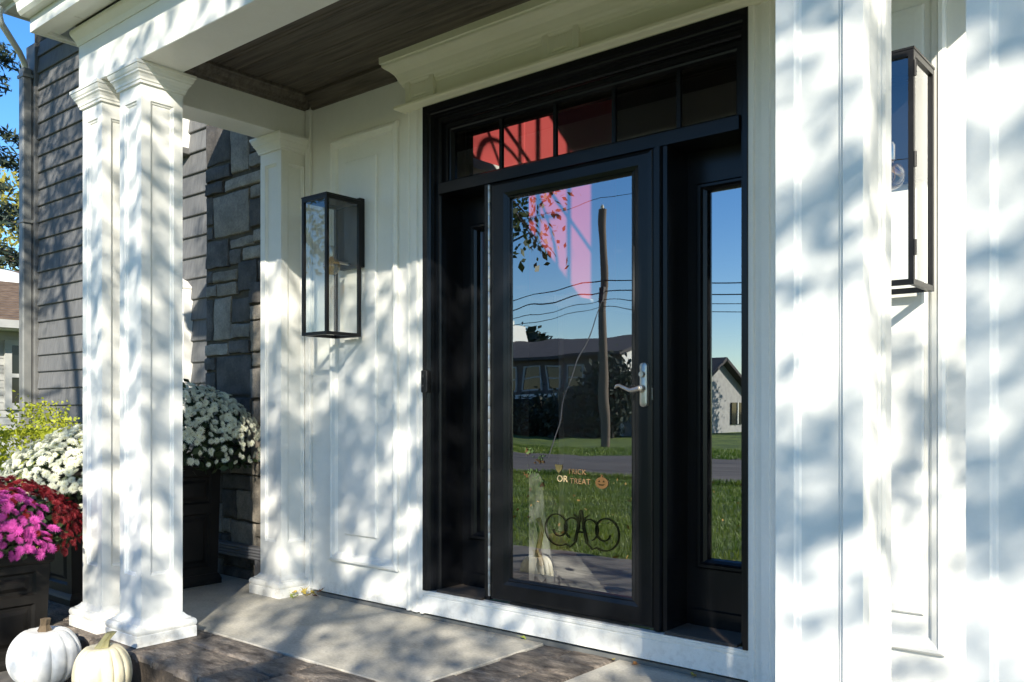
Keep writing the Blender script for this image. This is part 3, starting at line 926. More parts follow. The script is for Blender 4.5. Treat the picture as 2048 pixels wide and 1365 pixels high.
# sidelights
def sidelight(x0, x1, tl, tr):
    W, H = x1 - x0, 2.1955 - 0.1535
    a, c = tl - x0, tr - x0
    zb, zt = 0.409 - .1535, 2.055 - .1535
    b = MB()
    R_ = [(0, 0, W, H, 0), (a, zb, c, zt, 0), (a, zb, c, zt, .012), (a + .008, zb + .008, c - .008, zt - .008, .020), (a + .022, zb + .020, c - .022, zt - .018, .020), (a + .03, zb + .028, c - .03, zt - .026, .010),
          (a + .046, zb + .040, c - .046, zt - .034, .004), (a + .052, zb + .045, c - .052, zt - .038, -.02)]
    b.rings((x0, 0.17, 0.1535), (1, 0, 0), (0, 0, 1), (0, -1, 0), R_, cap=False)
    s = b.build('sidelight', M['black'], df)
    u0, v0, u1, v1 = a + .052, zb + .045, c - .052, zt - .038
    p = MB(); p.quad((x0 + u0, .188, .1535 + v0), (x0 + u1, .188, .1535 + v0), (x0 + u1, .188, .1535 + v1), (x0 + u0, .188, .1535 + v1))
    p.build('pane', M['glass_side'], s)
    for zz in (1.70, 1.39, 1.08, 0.77):
        p = MB(); p.box(x0 + u0 + .001, x0 + u1 - .001, .192, .202, zz - .009, zz + .009)
        p.build('muntin', M['black'], s)
    b = MB(); b.box(x0 + .02, x1 - .02, .158, .1695, .157, .235)
    b.build('kick_rail', M['black'], s, bevel=0.004)
sidelight(-0.3525, -0.0435, -0.293, -0.06)
sidelight(0.980, 1.3042, 1.030, 1.297)
def threshold(x0, x1, y0=-0.028):
    b = MB()
    n = 14
    pr = [(0.188, .1525), (0.188, .160)]
    for i in range(n):
        ya = 0.18 - (0.18 - y0) * i / n
        yb = 0.18 - (0.18 - y0) * (i + 1) / n
        pr += [(ya - .002, .160), (ya - .004, .1635), (yb + .004, .1635), (yb + .002, .160)]
    pr += [(y0, .157), (y0, .1525)]
    b.sweep_x(pr, x0, x1)
    b.build('threshold', M['bronze'], df)
threshold(-0.352, -0.0435); threshold(0.98, 1.304)
b = MB(); b.box(-0.0095, 0.916, 0.034, 0.19, 0.1525, 0.163)
b.build('door_threshold', M['bronze'], df)
b = MB(); b.box(-0.439, -0.326, 0.195, 0.225, 0.165, 2.64); b.box(-0.3258, 1.35, 0.195, 0.225, 2.545, 2.64)
b.build('inner_casing', M['black'], df)
# inner jambs seen through the glass
b = MB(); b.box(-0.0095, 0.085, 0.06, 0.19, 0.1635, 2.195); b.box(0.86, 0.916, 0.10, 0.19, 0.1635, 2.195)
b.build('inner_jamb', M['black'], df, bevel=0.003)

# ================================================================== STORM DOOR
sdr = tag(empty('storm_door'), 'black storm door with one tall glass pane, silver lever and scroll decal', 'door')
SX0, SX1, SZ0, SZ1 = 0.004, 0.9125, 0.1665, 2.192
W, H = SX1 - SX0, SZ1 - SZ0
gx0, gx1, gz0, gz1 = 0.128 - SX0, 0.806 - SX0, 0.280 - SZ0, 2.098 - SZ0
b = MB()
b.rings((SX0, -0.012, SZ0), (1, 0, 0), (0, 0, 1), (0, -1, 0),
        [(0, 0, W, H, -.035), (0, 0, W, H, -.004), (.004, .004, W - .004, H - .004, 0), (.02, .016, W - .02, H - .016, .002),
         (gx0 - .040, gz0 - .036, gx1 + .040, gz1 + .036, .002), (gx0 - .018, gz0 - .018, gx1 + .018, gz1 + .018, -.004), (gx0 - .012, gz0 - .012, gx1 + .012, gz1 + .012, .001), (gx0 - .004, gz0 - .004, gx1 + .004, gz1 + .004, -.002), (gx0, gz0, gx1, gz1, -.018)], cap=False)
b.build('door_leaf', M['black'], sdr)
b = MB(); b.box(0.13, 0.80, -0.0165, -0.0125, SZ0 - .010, SZ0 - .001)
b.build('door_sweep', M['blackmetal'], sdr)
YG = 0.003
b = MB(); b.quad((SX0 + gx0 - .002, YG, SZ0 + gz0 - .002), (SX0 + gx1 + .002, YG, SZ0 + gz0 - .002), (SX0 + gx1 + .002, YG, SZ0 + gz1 + .002), (SX0 + gx0 - .002, YG, SZ0 + gz1 + .002))
pane = b.build('pane', M['glass'], sdr)
# hinge strip
b = MB()
z = SZ0 + .01
k = 0
while z < SZ1 - .02:
    z2 = min(z + 0.062, SZ1 - .005)
    b.lathe([(0.0055, z + .001), (0.0062, z + .004), (0.0062, z2 - .004), (0.0055, z2 - .001)], (-0.003, -0.014, 0), 8)
    z = z2
b.build('hinge', M['hinge'], sdr, smooth=True)
# handle set
b = MB()
px, pz0, pz1, pw = 0.880, 1.095, 1.292, 0.0185
n = 10
ring = []
for k in range(n + 1):
    a = math.pi * k / n
    ring.append((px + pw * math.cos(a), pz1 - pw + pw * 0.8 * math.sin(a)))
for k in range(n + 1):
    a = math.pi + math.pi * k / n
    ring.append((px + pw * math.cos(a), pz0 + pw + pw * 0.8 * math.sin(a)))
def rg(s, y): 
    cz = (pz0 + pz1) / 2
    return [(px + (x - px) * s, y, cz + (z - cz) * (1 - (1 - s) * 0.19)) for x, z in ring]
b.loft([rg(1, -.0135), rg(1, -.026), rg(.93, -.031), rg(.72, -.0325), rg(.6, -.034)], True, False, True)
b.build('handle_plate', M['silver'], sdr, smooth=True)
b = MB()
b.lathe([(.0145, .034), (.0145, .040), (.0125, .048), (.0125, .060), (.011, .061)], (px, 0, 1.178), 16, 'y')
pts = [(px, -.062, 1.178), (px - .02, -.066, 1.172), (px - .045, -.066, 1.170), (px - .075, -.065, 1.182), (px - .10, -.062, 1.192), (px - .118, -.058, 1.190), (px - .127, -.054, 1.181)]
b.tube(pts, [.0115, .0105, .0085, .0075, .007, .006, .004], 8)
b.build('lever', M['silver'], sdr, smooth=True)
b = MB(); b.lathe([(.0125, .033), (.0125, .047), (.0115, .050), (.006, .050), (.006, .047)], (px, 0, 1.238), 16, 'y')
b.build('lock_cylinder', M['silver'], sdr, smooth=True)
b = MB(); b.box(0.9135, 0.9155, -0.017, -0.010, 1.13, 1.18)
b.build('strike', M['silver'], sdr)
# scroll monogram on the pane
def spiral(cx, cz, r0, r1, a0, a1, n=22):
    return [(cx + (r0 + (r1 - r0) * i / n) * math.cos(R(a0 + (a1 - a0) * i / n)), YG - .0045, cz + (r0 + (r1 - r0) * i / n) * math.sin(R(a0 + (a1 - a0) * i / n))) for i in range(n + 1)]
b = MB()
t = 0.0031
for s in (-1, 1):
    X = lambda pts: [(0.535 + s * (p[0] - 0.535), p[1], p[2]) for p in pts]
    b.tube(X(spiral(0.405, 0.545, 0.028, 0.068, 200, 500)), t, 5)
    b.tube(X(spiral(0.405, 0.545, 0.068, 0.085, 140, 300)), t, 5)
    b.tube(X(spiral(0.492, 0.555, 0.030, 0.055, -30, 250)), t, 5)
    b.tube(X([(0.448, YG - .0045, 0.475), (0.475, YG - .0045, 0.462), (0.505, YG - .0045, 0.49), (0.52, YG - .0045, 0.55), (0.515, YG - .0045, 0.60), (0.495, YG - .0045, 0.612)]), t, 5)
    b.tube(X([(0.535, YG - .0045, 0.635), (0.522, YG - .0045, 0.57), (0.500, YG - .0045, 0.49)]), t * 1.5, 5)
b.tube([(0.512, YG - .0045, 0.535), (0.558, YG - .0045, 0.535)], t * 1.2, 5)
b.build('monogram_decal', M['scroll'], pane)
# window clings: lettering and small autumn shapes
def text_obj(body, x, z, size, m, name):
    cu = bpy.data.curves.new('txt', 'FONT')
    cu.body = body
    cu.size = size
    cu.extrude = 0.0006
    cu.space_character = 1.08
    o = bpy.data.objects.new('txt', cu)
    COL.objects.link(o)
    bpy.context.view_layer.update()
    me = bpy.data.meshes.new_from_object(o.evaluated_get(bpy.context.evaluated_depsgraph_get()))
    bpy.data.objects.remove(o)
    bpy.data.curves.remove(cu)
    me.name = name
    me.materials.clear()
    me.materials.append(m)
    me.transform(Matrix.Translation((x, YG - .003, z)) @ Matrix.Rotation(R(90), 4, 'X'))
    return link_mesh(name, me, pane)
text_obj('TRICK', 0.462, 0.795, 0.034, M['letters'], 'lettering')
text_obj('OR', 0.400, 0.757, 0.042, M['letters_bright'], 'lettering')
text_obj('TREAT', 0.474, 0.752, 0.036, M['letters'], 'lettering')
b = MB()
pc = (0.648, 0.763)
b.loft([[(pc[0] + .034 * math.cos(a) * s, YG - .003 - d, pc[1] + .026 * math.sin(a) * s) for a in [2 * math.pi * k / 20 for k in range(20)]] for s, d in ((1, 0), (1, .0008), (.8, .0014))], True, False, True)
b.box(pc[0] - .004, pc[0] + .004, YG - .004, YG - .003, pc[1] + .025, pc[1] + .037)
b.build('pumpkin_cling', M['orange'], pane)
b = MB()
for ex in (-.012, .012): b.poly([(pc[0] + ex - .006, YG - .0052, pc[1] + .004), (pc[0] + ex + .006, YG - .0052, pc[1] + .004), (pc[0] + ex, YG - .0052, pc[1] + .013)])
b.poly([(pc[0] - .02, YG - .0052, pc[1] - .002), (pc[0] - .01, YG - .0052, pc[1] - .011), (pc[0] + .01, YG - .0052, pc[1] - .011), (pc[0] + .02, YG - .0052, pc[1] - .002), (pc[0] + .008, YG - .0052, pc[1] - .006), (pc[0] - .008, YG - .0052, pc[1] - .006)])
b.build('pumpkin_face', M['scroll'], pane)
b = MB(); b.poly([(.388, YG - .003, .835), (.432, YG - .003, .835), (.428, YG - .003, .815), (.411, YG - .003, .795), (.394, YG - .003, .812)])
b.build('candy_corn_cling', M['corn'], pane)
rg2 = np.random.default_rng(4)
for nm, m, cs in (('leaf_cling', M['greencling'], [(.235, .895, .022, .015), (.30, .862, .022, .014), (.245, .795, .03, .02), (.285, .775, .02, .02), (.31, .745, .014, .014)]),
                  ('leaf_cling', M['orange'], [(.222, .888, .012, .012), (.296, .848, .018, .008), (.225, .775, .012, .008), (.315, .735, .008, .010)])):
    pts = []
    for (cx, cz, rx, rz) in cs:
        n = 16
        c = np.stack([cx + rx * rg2.normal(size=n) * .6, np.full(n, YG - .0035) - rg2.uniform(0, .002, n), cz + rz * rg2.normal(size=n) * .6], 1)
        V = leaves(rg2, c, 0.016, 0.6)
        V[:, :, 1] = c[:, None, 1]
        pts.append(V)
    link_mesh(nm, quads_mesh(nm, np.concatenate(pts), m), pane)

# doorbell
db = tag(empty('doorbell'), 'small black doorbell box on the left edge of the black door frame', 'doorbell')
b = MB(); b.box(-0.431, -0.386, -0.064, -0.0405, 1.175, 1.29)
b.build('housing', M['blackmetal'], db, bevel=0.005)
for zb in (1.26, 1.21):
    b = MB(); b.lathe([(.008, .0642), (.008, .066), (.006, .067)], (-.4085, 0, zb), 12, 'y')
    b.build('button', M['winglass'], db)

# ================================================================== LANTERNS
def lantern(x0, x1, label):
    L_ = tag(empty('wall_lantern', ((x0 + x1) / 2, 0, 0)), label, 'lantern', 'wall lanterns beside the door')
    w = (x1 - x0) / 2
    ya, yb = -0.291, -0.053
    z0, z1 = 1.488, 2.236
    bar = 0.0085
    b = MB()
    for sx in (-1, 1):
        for yy in (ya, yb):
            x = sx * (w - bar); y = yy + (bar if yy == ya else -bar)
            b.box(x - bar, x + bar, y - bar, y + bar, z0 + .018, z1 - .02)
    for zz, h in ((z0, .018), (z1 - .02, .02)):
        b.box(-w, w, ya, ya + 2 * bar, zz, zz + h); b.box(-w, w, yb - 2 * bar, yb, zz, zz + h)
        b.box(-w, -w + 2 * bar, ya + 2 * bar, yb - 2 * bar, zz, zz + h); b.box(w - 2 * bar, w, ya + 2 * bar, yb - 2 * bar, zz, zz + h)
    b.build('frame', M['blackmetal'], L_)
    b = MB(); b.box(-w - .002, w + .002, ya - .002, yb, z1 + .0005, z1 + .008)
    b.build('roof_plate', M['blackmetal'], L_)
    b = MB(); b.box(-w + .012, w - .012, -.0525, -.0005, 1.875, 2.258)
    b.build('back_plate', M['blackmetal'], L_, bevel=0.003)
    g = [((-w + bar, ya + bar), (w - bar, ya + bar)), ((w - bar, ya + bar), (w - bar, yb - bar)), ((-w + bar, ya + bar), (-w + bar, yb - bar))]
    for (p, q) in g:
        b = MB(); b.quad((p[0], p[1], z0 + .012), (q[0], q[1], z0 + .012), (q[0], q[1], z1 - .015), (p[0], p[1], z1 - .015))
        b.build('pane', M['glass_lamp'], L_)
    b = MB(); b.tube([(0, -.053, 1.90), (0, -.10, 1.90), (0, -.160, 1.90)], .008, 8); b.lathe([(.015, 1.925), (.016, 1.935), (.016, 1.975), (.011, 1.985)], (0, -.172, 0), 12)
    b.build('socket_arm', M['silver'], L_, smooth=True)
    b = MB()
    pr = [(.010, 1.925), (.013, 1.915)]
    for k in range(1, 13):
        a = math.pi * k / 13
        pr.append((.047 * math.sin(a) + .001, 1.872 + .047 * math.cos(a)))
    b.lathe(pr, (0, -.172, 0), 20)
    b.build('bulb', M['bulb'], L_, smooth=True)
    b = MB()
    b.tube([(-.012, -.172, 1.905), (-.016, -.167, 1.865), (-.006, -.172, 1.85), (0, -.177, 1.868), (.006, -.172, 1.85), (.016, -.177, 1.865), (.012, -.172, 1.905)], .0014, 5)
    b.build('filament', M['letters_bright'], L_)
    if x0 > 0:
        for zz in (1.58, 1.86, 2.15):
            b = MB(); b.lathe([(.005, zz), (.005, zz + .05)], (w + .003, ya + .004, 0), 8)
            b.build('hinge', M['blackmetal'], L_)
    return L_
lantern(-1.122, -0.907, 'black box wall lantern with clear glass beside the corner pilaster, left of the door')
lantern(1.819, 2.034, 'black box wall lantern with clear glass between the two right columns')

# ================================================================== INTERIOR
room = tag(empty('foyer'), kind='structure')
IX0, IX1, IY1, IZ1 = -1.2, 2.4, 5.2, 5.4
b = MB(); b.quad((IX0, .2, .1495), (IX1, .2, .1495), (IX1, IY1, .1495), (IX0, IY1, .1495))
b.build('wood_floor', M['hardwood'], room)
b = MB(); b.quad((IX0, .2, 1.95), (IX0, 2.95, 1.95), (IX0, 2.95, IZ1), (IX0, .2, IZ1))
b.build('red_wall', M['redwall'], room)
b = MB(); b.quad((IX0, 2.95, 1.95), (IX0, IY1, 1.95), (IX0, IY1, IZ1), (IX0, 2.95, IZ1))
b.build('interior_wall', M['intdark'], room)  # far end of the red wall, its shade painted as near-black
b = MB(); b.tube([(IX0 + .001, 1.74, 2.0), (IX0 + .001, 1.74, 5.3)], .004, 6)
b.build('corner_bead', M['redwall'], room)
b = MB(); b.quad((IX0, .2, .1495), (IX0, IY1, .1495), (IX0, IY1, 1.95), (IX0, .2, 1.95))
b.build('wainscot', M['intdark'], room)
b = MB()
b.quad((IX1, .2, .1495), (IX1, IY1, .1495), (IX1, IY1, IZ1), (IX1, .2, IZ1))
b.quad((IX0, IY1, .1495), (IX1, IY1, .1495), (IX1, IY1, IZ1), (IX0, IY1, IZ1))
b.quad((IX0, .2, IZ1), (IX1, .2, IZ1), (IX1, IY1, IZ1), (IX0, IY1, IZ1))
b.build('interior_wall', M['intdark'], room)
b = MB(); b.box(IX0 + .001, IX0 + .05, 2.15, 3.4, 0.16, 1.93); b.box(IX0 + .001, IX0 + .07, 2.1, 3.45, 1.88, 1.955)
b.build('wainscot_trim', M['intwhite'], room)
b = MB(); b.box(IX0 + .001, IX0 + .06, 0.55, 1.62, 2.60, 2.70); b.box(IX0 + .001, IX0 + .09, 0.52, 1.66, 2.7002, 2.76); b.box(IX0 + .001, IX0 + .05, 1.50, 1.62, .16, 2.5998)
b.build('door_casing', M['intwhite'], room)
rug = MB(); rug.box(-0.7, 1.3, 0.24, 1.28, 0.151, 0.163)
tag(rug.build('rug', M['rug'], bevel=0.003), 'pale woven rug on the wooden floor just inside the glass door', 'rug')
gh = tag(empty('ghost_decoration', (-0.045, 0.42, 0.165)), 'torn white gauze ghost standing just inside the door glass at the lower left', 'decoration')
rgq = random.Random(8)
rings = []
NG = 40
for i in range(15):
    f = i / 14
    r = 0.045 + 0.055 * (1 - f) ** 1.4
    rings.append([(r * (1 + .20 * (1 - f * .7) * math.sin(7 * a + 1.2 * math.sin(f * 4))) * math.cos(a) - .02 * f, r * .8 * (1 + .20 * (1 - f * .7) * math.sin(7 * a + 1)) * math.sin(a),
                   .02 + .53 * f + (.05 * math.sin(5 * a) + rgq.uniform(-.03, .03) if i in (0,) else 0)) for a in [2 * math.pi * k / NG for k in range(NG)]])
rings.append([(x * .55 - .01, y * .55, z + .035) for x, y, z in rings[-1]])
b = MB(); b.loft(rings, True, False, True)
b.build('cloth', M['cloth'], gh, smooth=True, angle=R(80))
b = MB(); b.tube([(0.10, -.09, .12), (0.085, -.10, .2), (0.10, -.09, .3), (.07, -.08, .36)], .014, 6)
b.build('ribbon', M['orange'], gh, smooth=True)
bn = tag(empty('storage_bench', (0, 2.2, 0.15)), 'grey green bench standing inside, seen through the lower door glass', 'bench')
b = MB(); b.box(-1.1, -0.1, 0, .4, .10, .42); b.build('body', M['bench'], bn, bevel=0.008)
b = MB(); b.box(-1.13, -0.07, -.03, .42, .4205, .46); b.build('lid', M['bench'], bn, bevel=0.006)
for xa in (-1.08, -.2):
    b = MB(); b.box(xa, xa + .08, .02, .1, 0, .0995); b.build('foot', M['bench'], bn)
sc_ = tag(empty('wall_sconce', (0.62, IY1, 2.3)), 'small cream shaded wall light inside, seen through the transom', 'wall light')
b = MB(); b.lathe([(.10, 0.9), (.07, 1.08)], (-1.0, -.15, 0), 16); b.build('lamp_shade', M['shade'], sc_, smooth=True)
b = MB(); b.tube([(-1.0, 0, .85), (-1.0, -.15, .85), (-1.0, -.15, .9)], .015, 6); b.build('arm', M['silver'], sc_)

# ================================================================== PLANTERS AND MUMS
def planter(loc, w, h, label, rz=0):
    P = tag(empty('planter', loc, rz), label, 'planter', 'dark square planters by the porch')
    hw = w / 2
    bw = hw * 0.93
    b = MB()
    z0, z1 = 0.065 * h / .78, h - 0.05
    def face(ax, s):
        # four tapered faces with two recessed panels each
        def P3(u, z, d):
            k = bw + (hw - bw) * (z - z0) / (z1 - z0)
            a = u * k
            o = s * (k + d)
            return (a, o, z) if ax == 'y' else (o, a, z)
        def band(r0, r1):
            q = []
            for (u0, za, u1, zb, d) in (r0, r1):
                q.append([P3(u0, za, d), P3(u1, za, d), P3(u1, zb, d), P3(u0, zb, d)])
            b.loft(q, True)
        H = z1 - z0
        zs = [(z0 + .07 * H, z0 + .57 * H), (z0 + .66 * H, z0 + .92 * H)]
        cuts = [z0, zs[0][0], zs[0][1], zs[1][0], zs[1][1], z1]
        m = .70
        for i in range(5):
            za, zb = cuts[i], cuts[i + 1]
            if i in (1, 3):
                b.quad(P3(-1, za, 0), P3(-m, za, 0), P3(-m, zb, 0), P3(-1, zb, 0))
                b.quad(P3(m, za, 0), P3(1, za, 0), P3(1, zb, 0), P3(m, zb, 0))
                rr = [(-m, za, m, zb, 0), (-m + .06, za + .012, m - .06, zb - .012, -.014), (-m + .14, za + .026, m - .14, zb - .026, -.014), (-m + .26, za + .046, m - .26, zb - .046, -.002)]
                for r0, r1 in zip(rr, rr[1:]): band(r0, r1)
                u0, a0, u1, a1, d = rr[-1]
                b.quad(P3(u0, a0, d), P3(u1, a0, d), P3(u1, a1, d), P3(u0, a1, d))
            else:
                b.quad(P3(-1, za, 0), P3(1, za, 0), P3(1, zb, 0), P3(-1, zb, 0))
    for ax in 'xy':
        for s in (-1, 1): face(ax, s)
    b.build('body', M['planter'], P)
    b = MB(); b.square_loft(0, 0, [(bw + .018, 0.001), (bw + .018, z0 * .55), (bw + .012, z0 * .75), (bw + .002, z0), (bw - .01, z0 + .001)])
    b.build('foot', M['planter'], P)
    b = MB()
    b.square_loft(0, 0, [(hw - .004, z1 - .001), (hw + .010, z1 + .004), (hw + .016, z1 + .014), (hw + .016, h), (hw - .022, h), (hw - .022, h - .04)], False, False)
    b.build('rim', M['planter'], P)
    b = MB(); b.box(-hw + .024, hw - .024, -hw + .024, hw - .024, h - .06, h - .03)
    b.build('soil', M['soil'], P)
    return P
planter((-2.305, -0.372, 0.001), 0.40, 0.78, 'tall dark panelled planter by the stone wall, holding the far white mums')
planter((-2.332, -0.882, 0.001), 0.40, 0.76, 'dark panelled planter mostly hidden behind the far left column, with white mums')
planter((-1.955, -1.56, -0.169), 0.42, 0.545, 'low dark panelled planter at the left edge holding the red and pink mums')

def bloom_mesh(name, m, n=13, cup=0.35, center=None, pw=1.0):
    b = MB()
    rr = random.Random(3)
    for layer, (ln, tilt, w) in enumerate(((1.0, cup * .5, .23 * pw), (.78, cup * 1.2, .21 * pw), (.5, cup * 2.2, .18 * pw))):
        nn = n - layer * 2
        for k in range(nn):
            a = 2 * math.pi * (k + layer * .5) / nn + rr.uniform(-.08, .08)
            d = Vector((math.cos(a), math.sin(a), 0)); s = Vector((-math.sin(a), math.cos(a), 0))
            l = ln * rr.uniform(.88, 1.08)
            z0 = .05 + .06 * layer
            b.quad(d * .08 + Vector((0, 0, z0)), d * l * .62 + s * w * .62 + Vector((0, 0, z0 + tilt * l * .62)), d * l + Vector((0, 0, z0 + tilt * l * .75)), d * l * .62 - s * w * .62 + Vector((0, 0, z0 + tilt * l * .62)))
    b.lathe([(.16, .12), (.12, .24), (.02, .28)], n=6)
    me = bpy.data.meshes.new(name)
    me.from_pydata(b.v, [], b.f)
    me.materials.append(m)
    if center is not None:
        me.materials.append(center)
        k = len(b.f)
        for i, p in enumerate(me.polygons):
            if i >= k - 8: p.material_index = 1
    return me
M['mumcentre'] = mat('mum_centre', (0.45, 0.38, 0.08), 0.8)
BW = bloom_mesh('white_bloom', M['bloom_white'], 15, .34, M['mumcentre'], .72)
BP = bloom_mesh('pink_bloom', M['bloom_pink'], 17, .34, None, .55)
BR = bloom_mesh('red_bloom', M['bloom_red'], 14, .42, None, .7)
CAMP = Vector(cam.location)

def mum(name, loc, r, h, label, group, me, size, n_ind, n_stuff, seed, zlow=-0.12, sector=None, leafn=1600, gaps=0.0):
    root = tag(empty(name, loc), label, 'flower plant', group)
    rng = np.random.default_rng(seed)
    # foliage fills the dome and hangs below it
    n = leafn
    u = rng.normal(size=(n, 3)); u /= np.linalg.norm(u, axis=1, keepdims=True)
    rad = rng.uniform(.45, .98, n)[:, None]
    P = u * rad * np.array([r, r, h])
    P = P[P[:, 2] > zlow - .10 * h]
    P[:, 2] = np.where(P[:, 2] < 0, P[:, 2] * 0.8, P[:, 2])
    V = leaves(rng, P, 0.055, 0.55)
    link_mesh('foliage', quads_mesh('foliage', V, M['mumleaf']), root)
    b = MB()
    for k in range(14):
        a = rng.uniform(0, 6.28); q = rng.uniform(.3, .8)
        b.tube([(0, 0, -.1), (math.cos(a) * r * q * .5, math.sin(a) * r * q * .5, h * .25), (math.cos(a) * r * q, math.sin(a) * r * q, h * .6)], .004, 4, False)
    b.build('stem', M['mumleaf'], root)
    # blooms on the dome surface, spaced apart
    pts = []
    tries = 0
    lump = [(rng.normal(size=3), rng.uniform(-.10, .10)) for _ in range(14)]
    while len(pts) < n_ind + n_stuff and tries < 60000:
        tries += 1
        d = rng.normal(size=3); d /= np.linalg.norm(d)
        if d[2] < zlow: continue
        if sector is not None and not sector(d, rng): continue
        if d[2] < .22 and rng.uniform() < .62: continue
        k = 1.0
        for ld, la in lump:
            dd = max(0.0, float(d @ (ld / np.linalg.norm(ld))) - .75) * 4
            k += la * dd
        p = d * k * np.array([r, r, h]) * rng.uniform(.95, 1.035)
        if any((p[0] - q[0][0]) ** 2 + (p[1] - q[0][1]) ** 2 + (p[2] - q[0][2]) ** 2 < (size * 1.02) ** 2 for q in pts): continue
        nrm = d / np.array([r, r, h]); nrm /= np.linalg.norm(nrm)
        pts.append((p, nrm))
    base = Vector(loc)
    view = (CAMP - base).normalized()
    pts.sort(key=lambda q: -(q[1][0] * view.x + q[1][1] * view.y + q[1][2] * view.z))
    def xf(p, nrm):
        nv = (Vector(nrm) + Vector(rng.normal(size=3)) * .36).normalized()
        return Matrix.Translation(Vector(p)) @ nv.to_track_quat('Z', 'Y').to_matrix().to_4x4() @ Matrix.Rotation(rng.uniform(0, 6.28), 4, 'Z') @ Matrix.Scale(size * rng.uniform(.6, 1.14), 4)
    for p, nrm in pts[:n_ind]:
        o = bpy.data.objects.new('bloom', me)
        COL.objects.link(o)
        o.parent = root
        o.matrix_local = xf(p, nrm)
    rest = pts[n_ind:]
    if rest:
        b = MB()
        src = [tuple(v.co) for v in me.vertices]
        for p, nrm in rest:
            m4 = xf(p, nrm)
            n0 = len(b.v)
            b.v += [tuple(m4 @ Vector(c)) for c in src]
            b.f += [tuple(n0 + i for i in pl.vertices) for pl in me.polygons]
        m2 = bpy.data.meshes.new('blooms')
        m2.from_pydata(b.v, [], b.f)
        m2.materials.append(me.materials[0])
        tag(link_mesh('blooms', m2, root), kind='stuff')
    return root
mum('mum_plant', (-2.30, -0.372, 0.79), 0.50, 0.50, 'white chrysanthemum mound in the tall planter by the stone wall', 'potted chrysanthemums', BW, 0.027, 298, 800, 1, zlow=-.05, leafn=2600)
mum('mum_plant', (-2.332, -0.882, 0.53), 0.46, 0.45, 'white chrysanthemum mound behind the far left column and the red mums', 'potted chrysanthemums', BW, 0.029, 298, 560, 2, zlow=0.02, leafn=2200)
vd = np.array([CAMP.x + 1.95, CAMP.y + 1.56, 0.4]); vd /= np.linalg.norm(vd)
mum('mum_plant', (-1.955, -1.56, 0.375), 0.43, 0.375, 'deep red chrysanthemum mound at the back of the low planter', 'potted chrysanthemums', BR, 0.026, 298, 280, 3, zlow=0.05,
    sector=lambda d, g: not (d @ np.array([0.55, -.75, .25]) > .18 and d[2] < .80) or g.uniform() < .06, leafn=1700)
mum('mum_plant', (-1.895, -1.64, 0.375), 0.42, 0.36, 'bright pink chrysanthemums at the front of the low planter', 'potted chrysanthemums', BP, 0.032, 270, 0, 4, zlow=0.05,
    sector=lambda d, g: d @ np.array([0.55, -.75, .25]) > .12 and d[2] < .88, leafn=1300)

# yellow green shrub by the siding
rngb = np.random.default_rng(21)
sh_ = tag(empty('boxwood_shrub', (-4.35, -0.36, -0.1)), 'bright yellow green boxwood shrub in front of the grey siding', 'shrub')
n = 9000
u = rngb.normal(size=(n, 3)); u /= np.linalg.norm(u, axis=1, keepdims=True)
P = u * (rngb.uniform(.55, 1.0, n) ** .5)[:, None] * np.array([.66, .46, .60]) + np.array([0, 0, .55])
P *= (1 + .10 * np.sin(P[:, :1] * 17) * np.cos(P[:, 2:] * 14))
sp = []
for k in range(46):
    a = rngb.uniform(0, 6.28); q = rngb.uniform(.1, .95)
    c = np.array([math.cos(a) * .6 * q, math.sin(a) * .42 * q, .55 + .58 * math.sqrt(1 - q * q)])
    d = np.array([rngb.normal() * .35, rngb.normal() * .35, 1.0])
    L_ = rngb.uniform(.06, .20)
    for t in np.linspace(0, 1, 16):
        sp.append(c + d * L_ * t + rngb.normal(size=3) * .010)
V = np.concatenate([leaves(rngb, P, .034, .6), leaves(rngb, np.array(sp), .026, .6)])
link_mesh('foliage', quads_mesh('foliage', V, M['boxwood']), sh_)
b = MB()
for k in range(9):
    a = 6.28 * k / 9
    b.tube([(0, 0, 0), (.15 * math.cos(a), .12 * math.sin(a), .3), (.35 * math.cos(a), .25 * math.sin(a), .75)], [.014, .009, .004], 5)
b.build('stem', M['bark'], sh_)

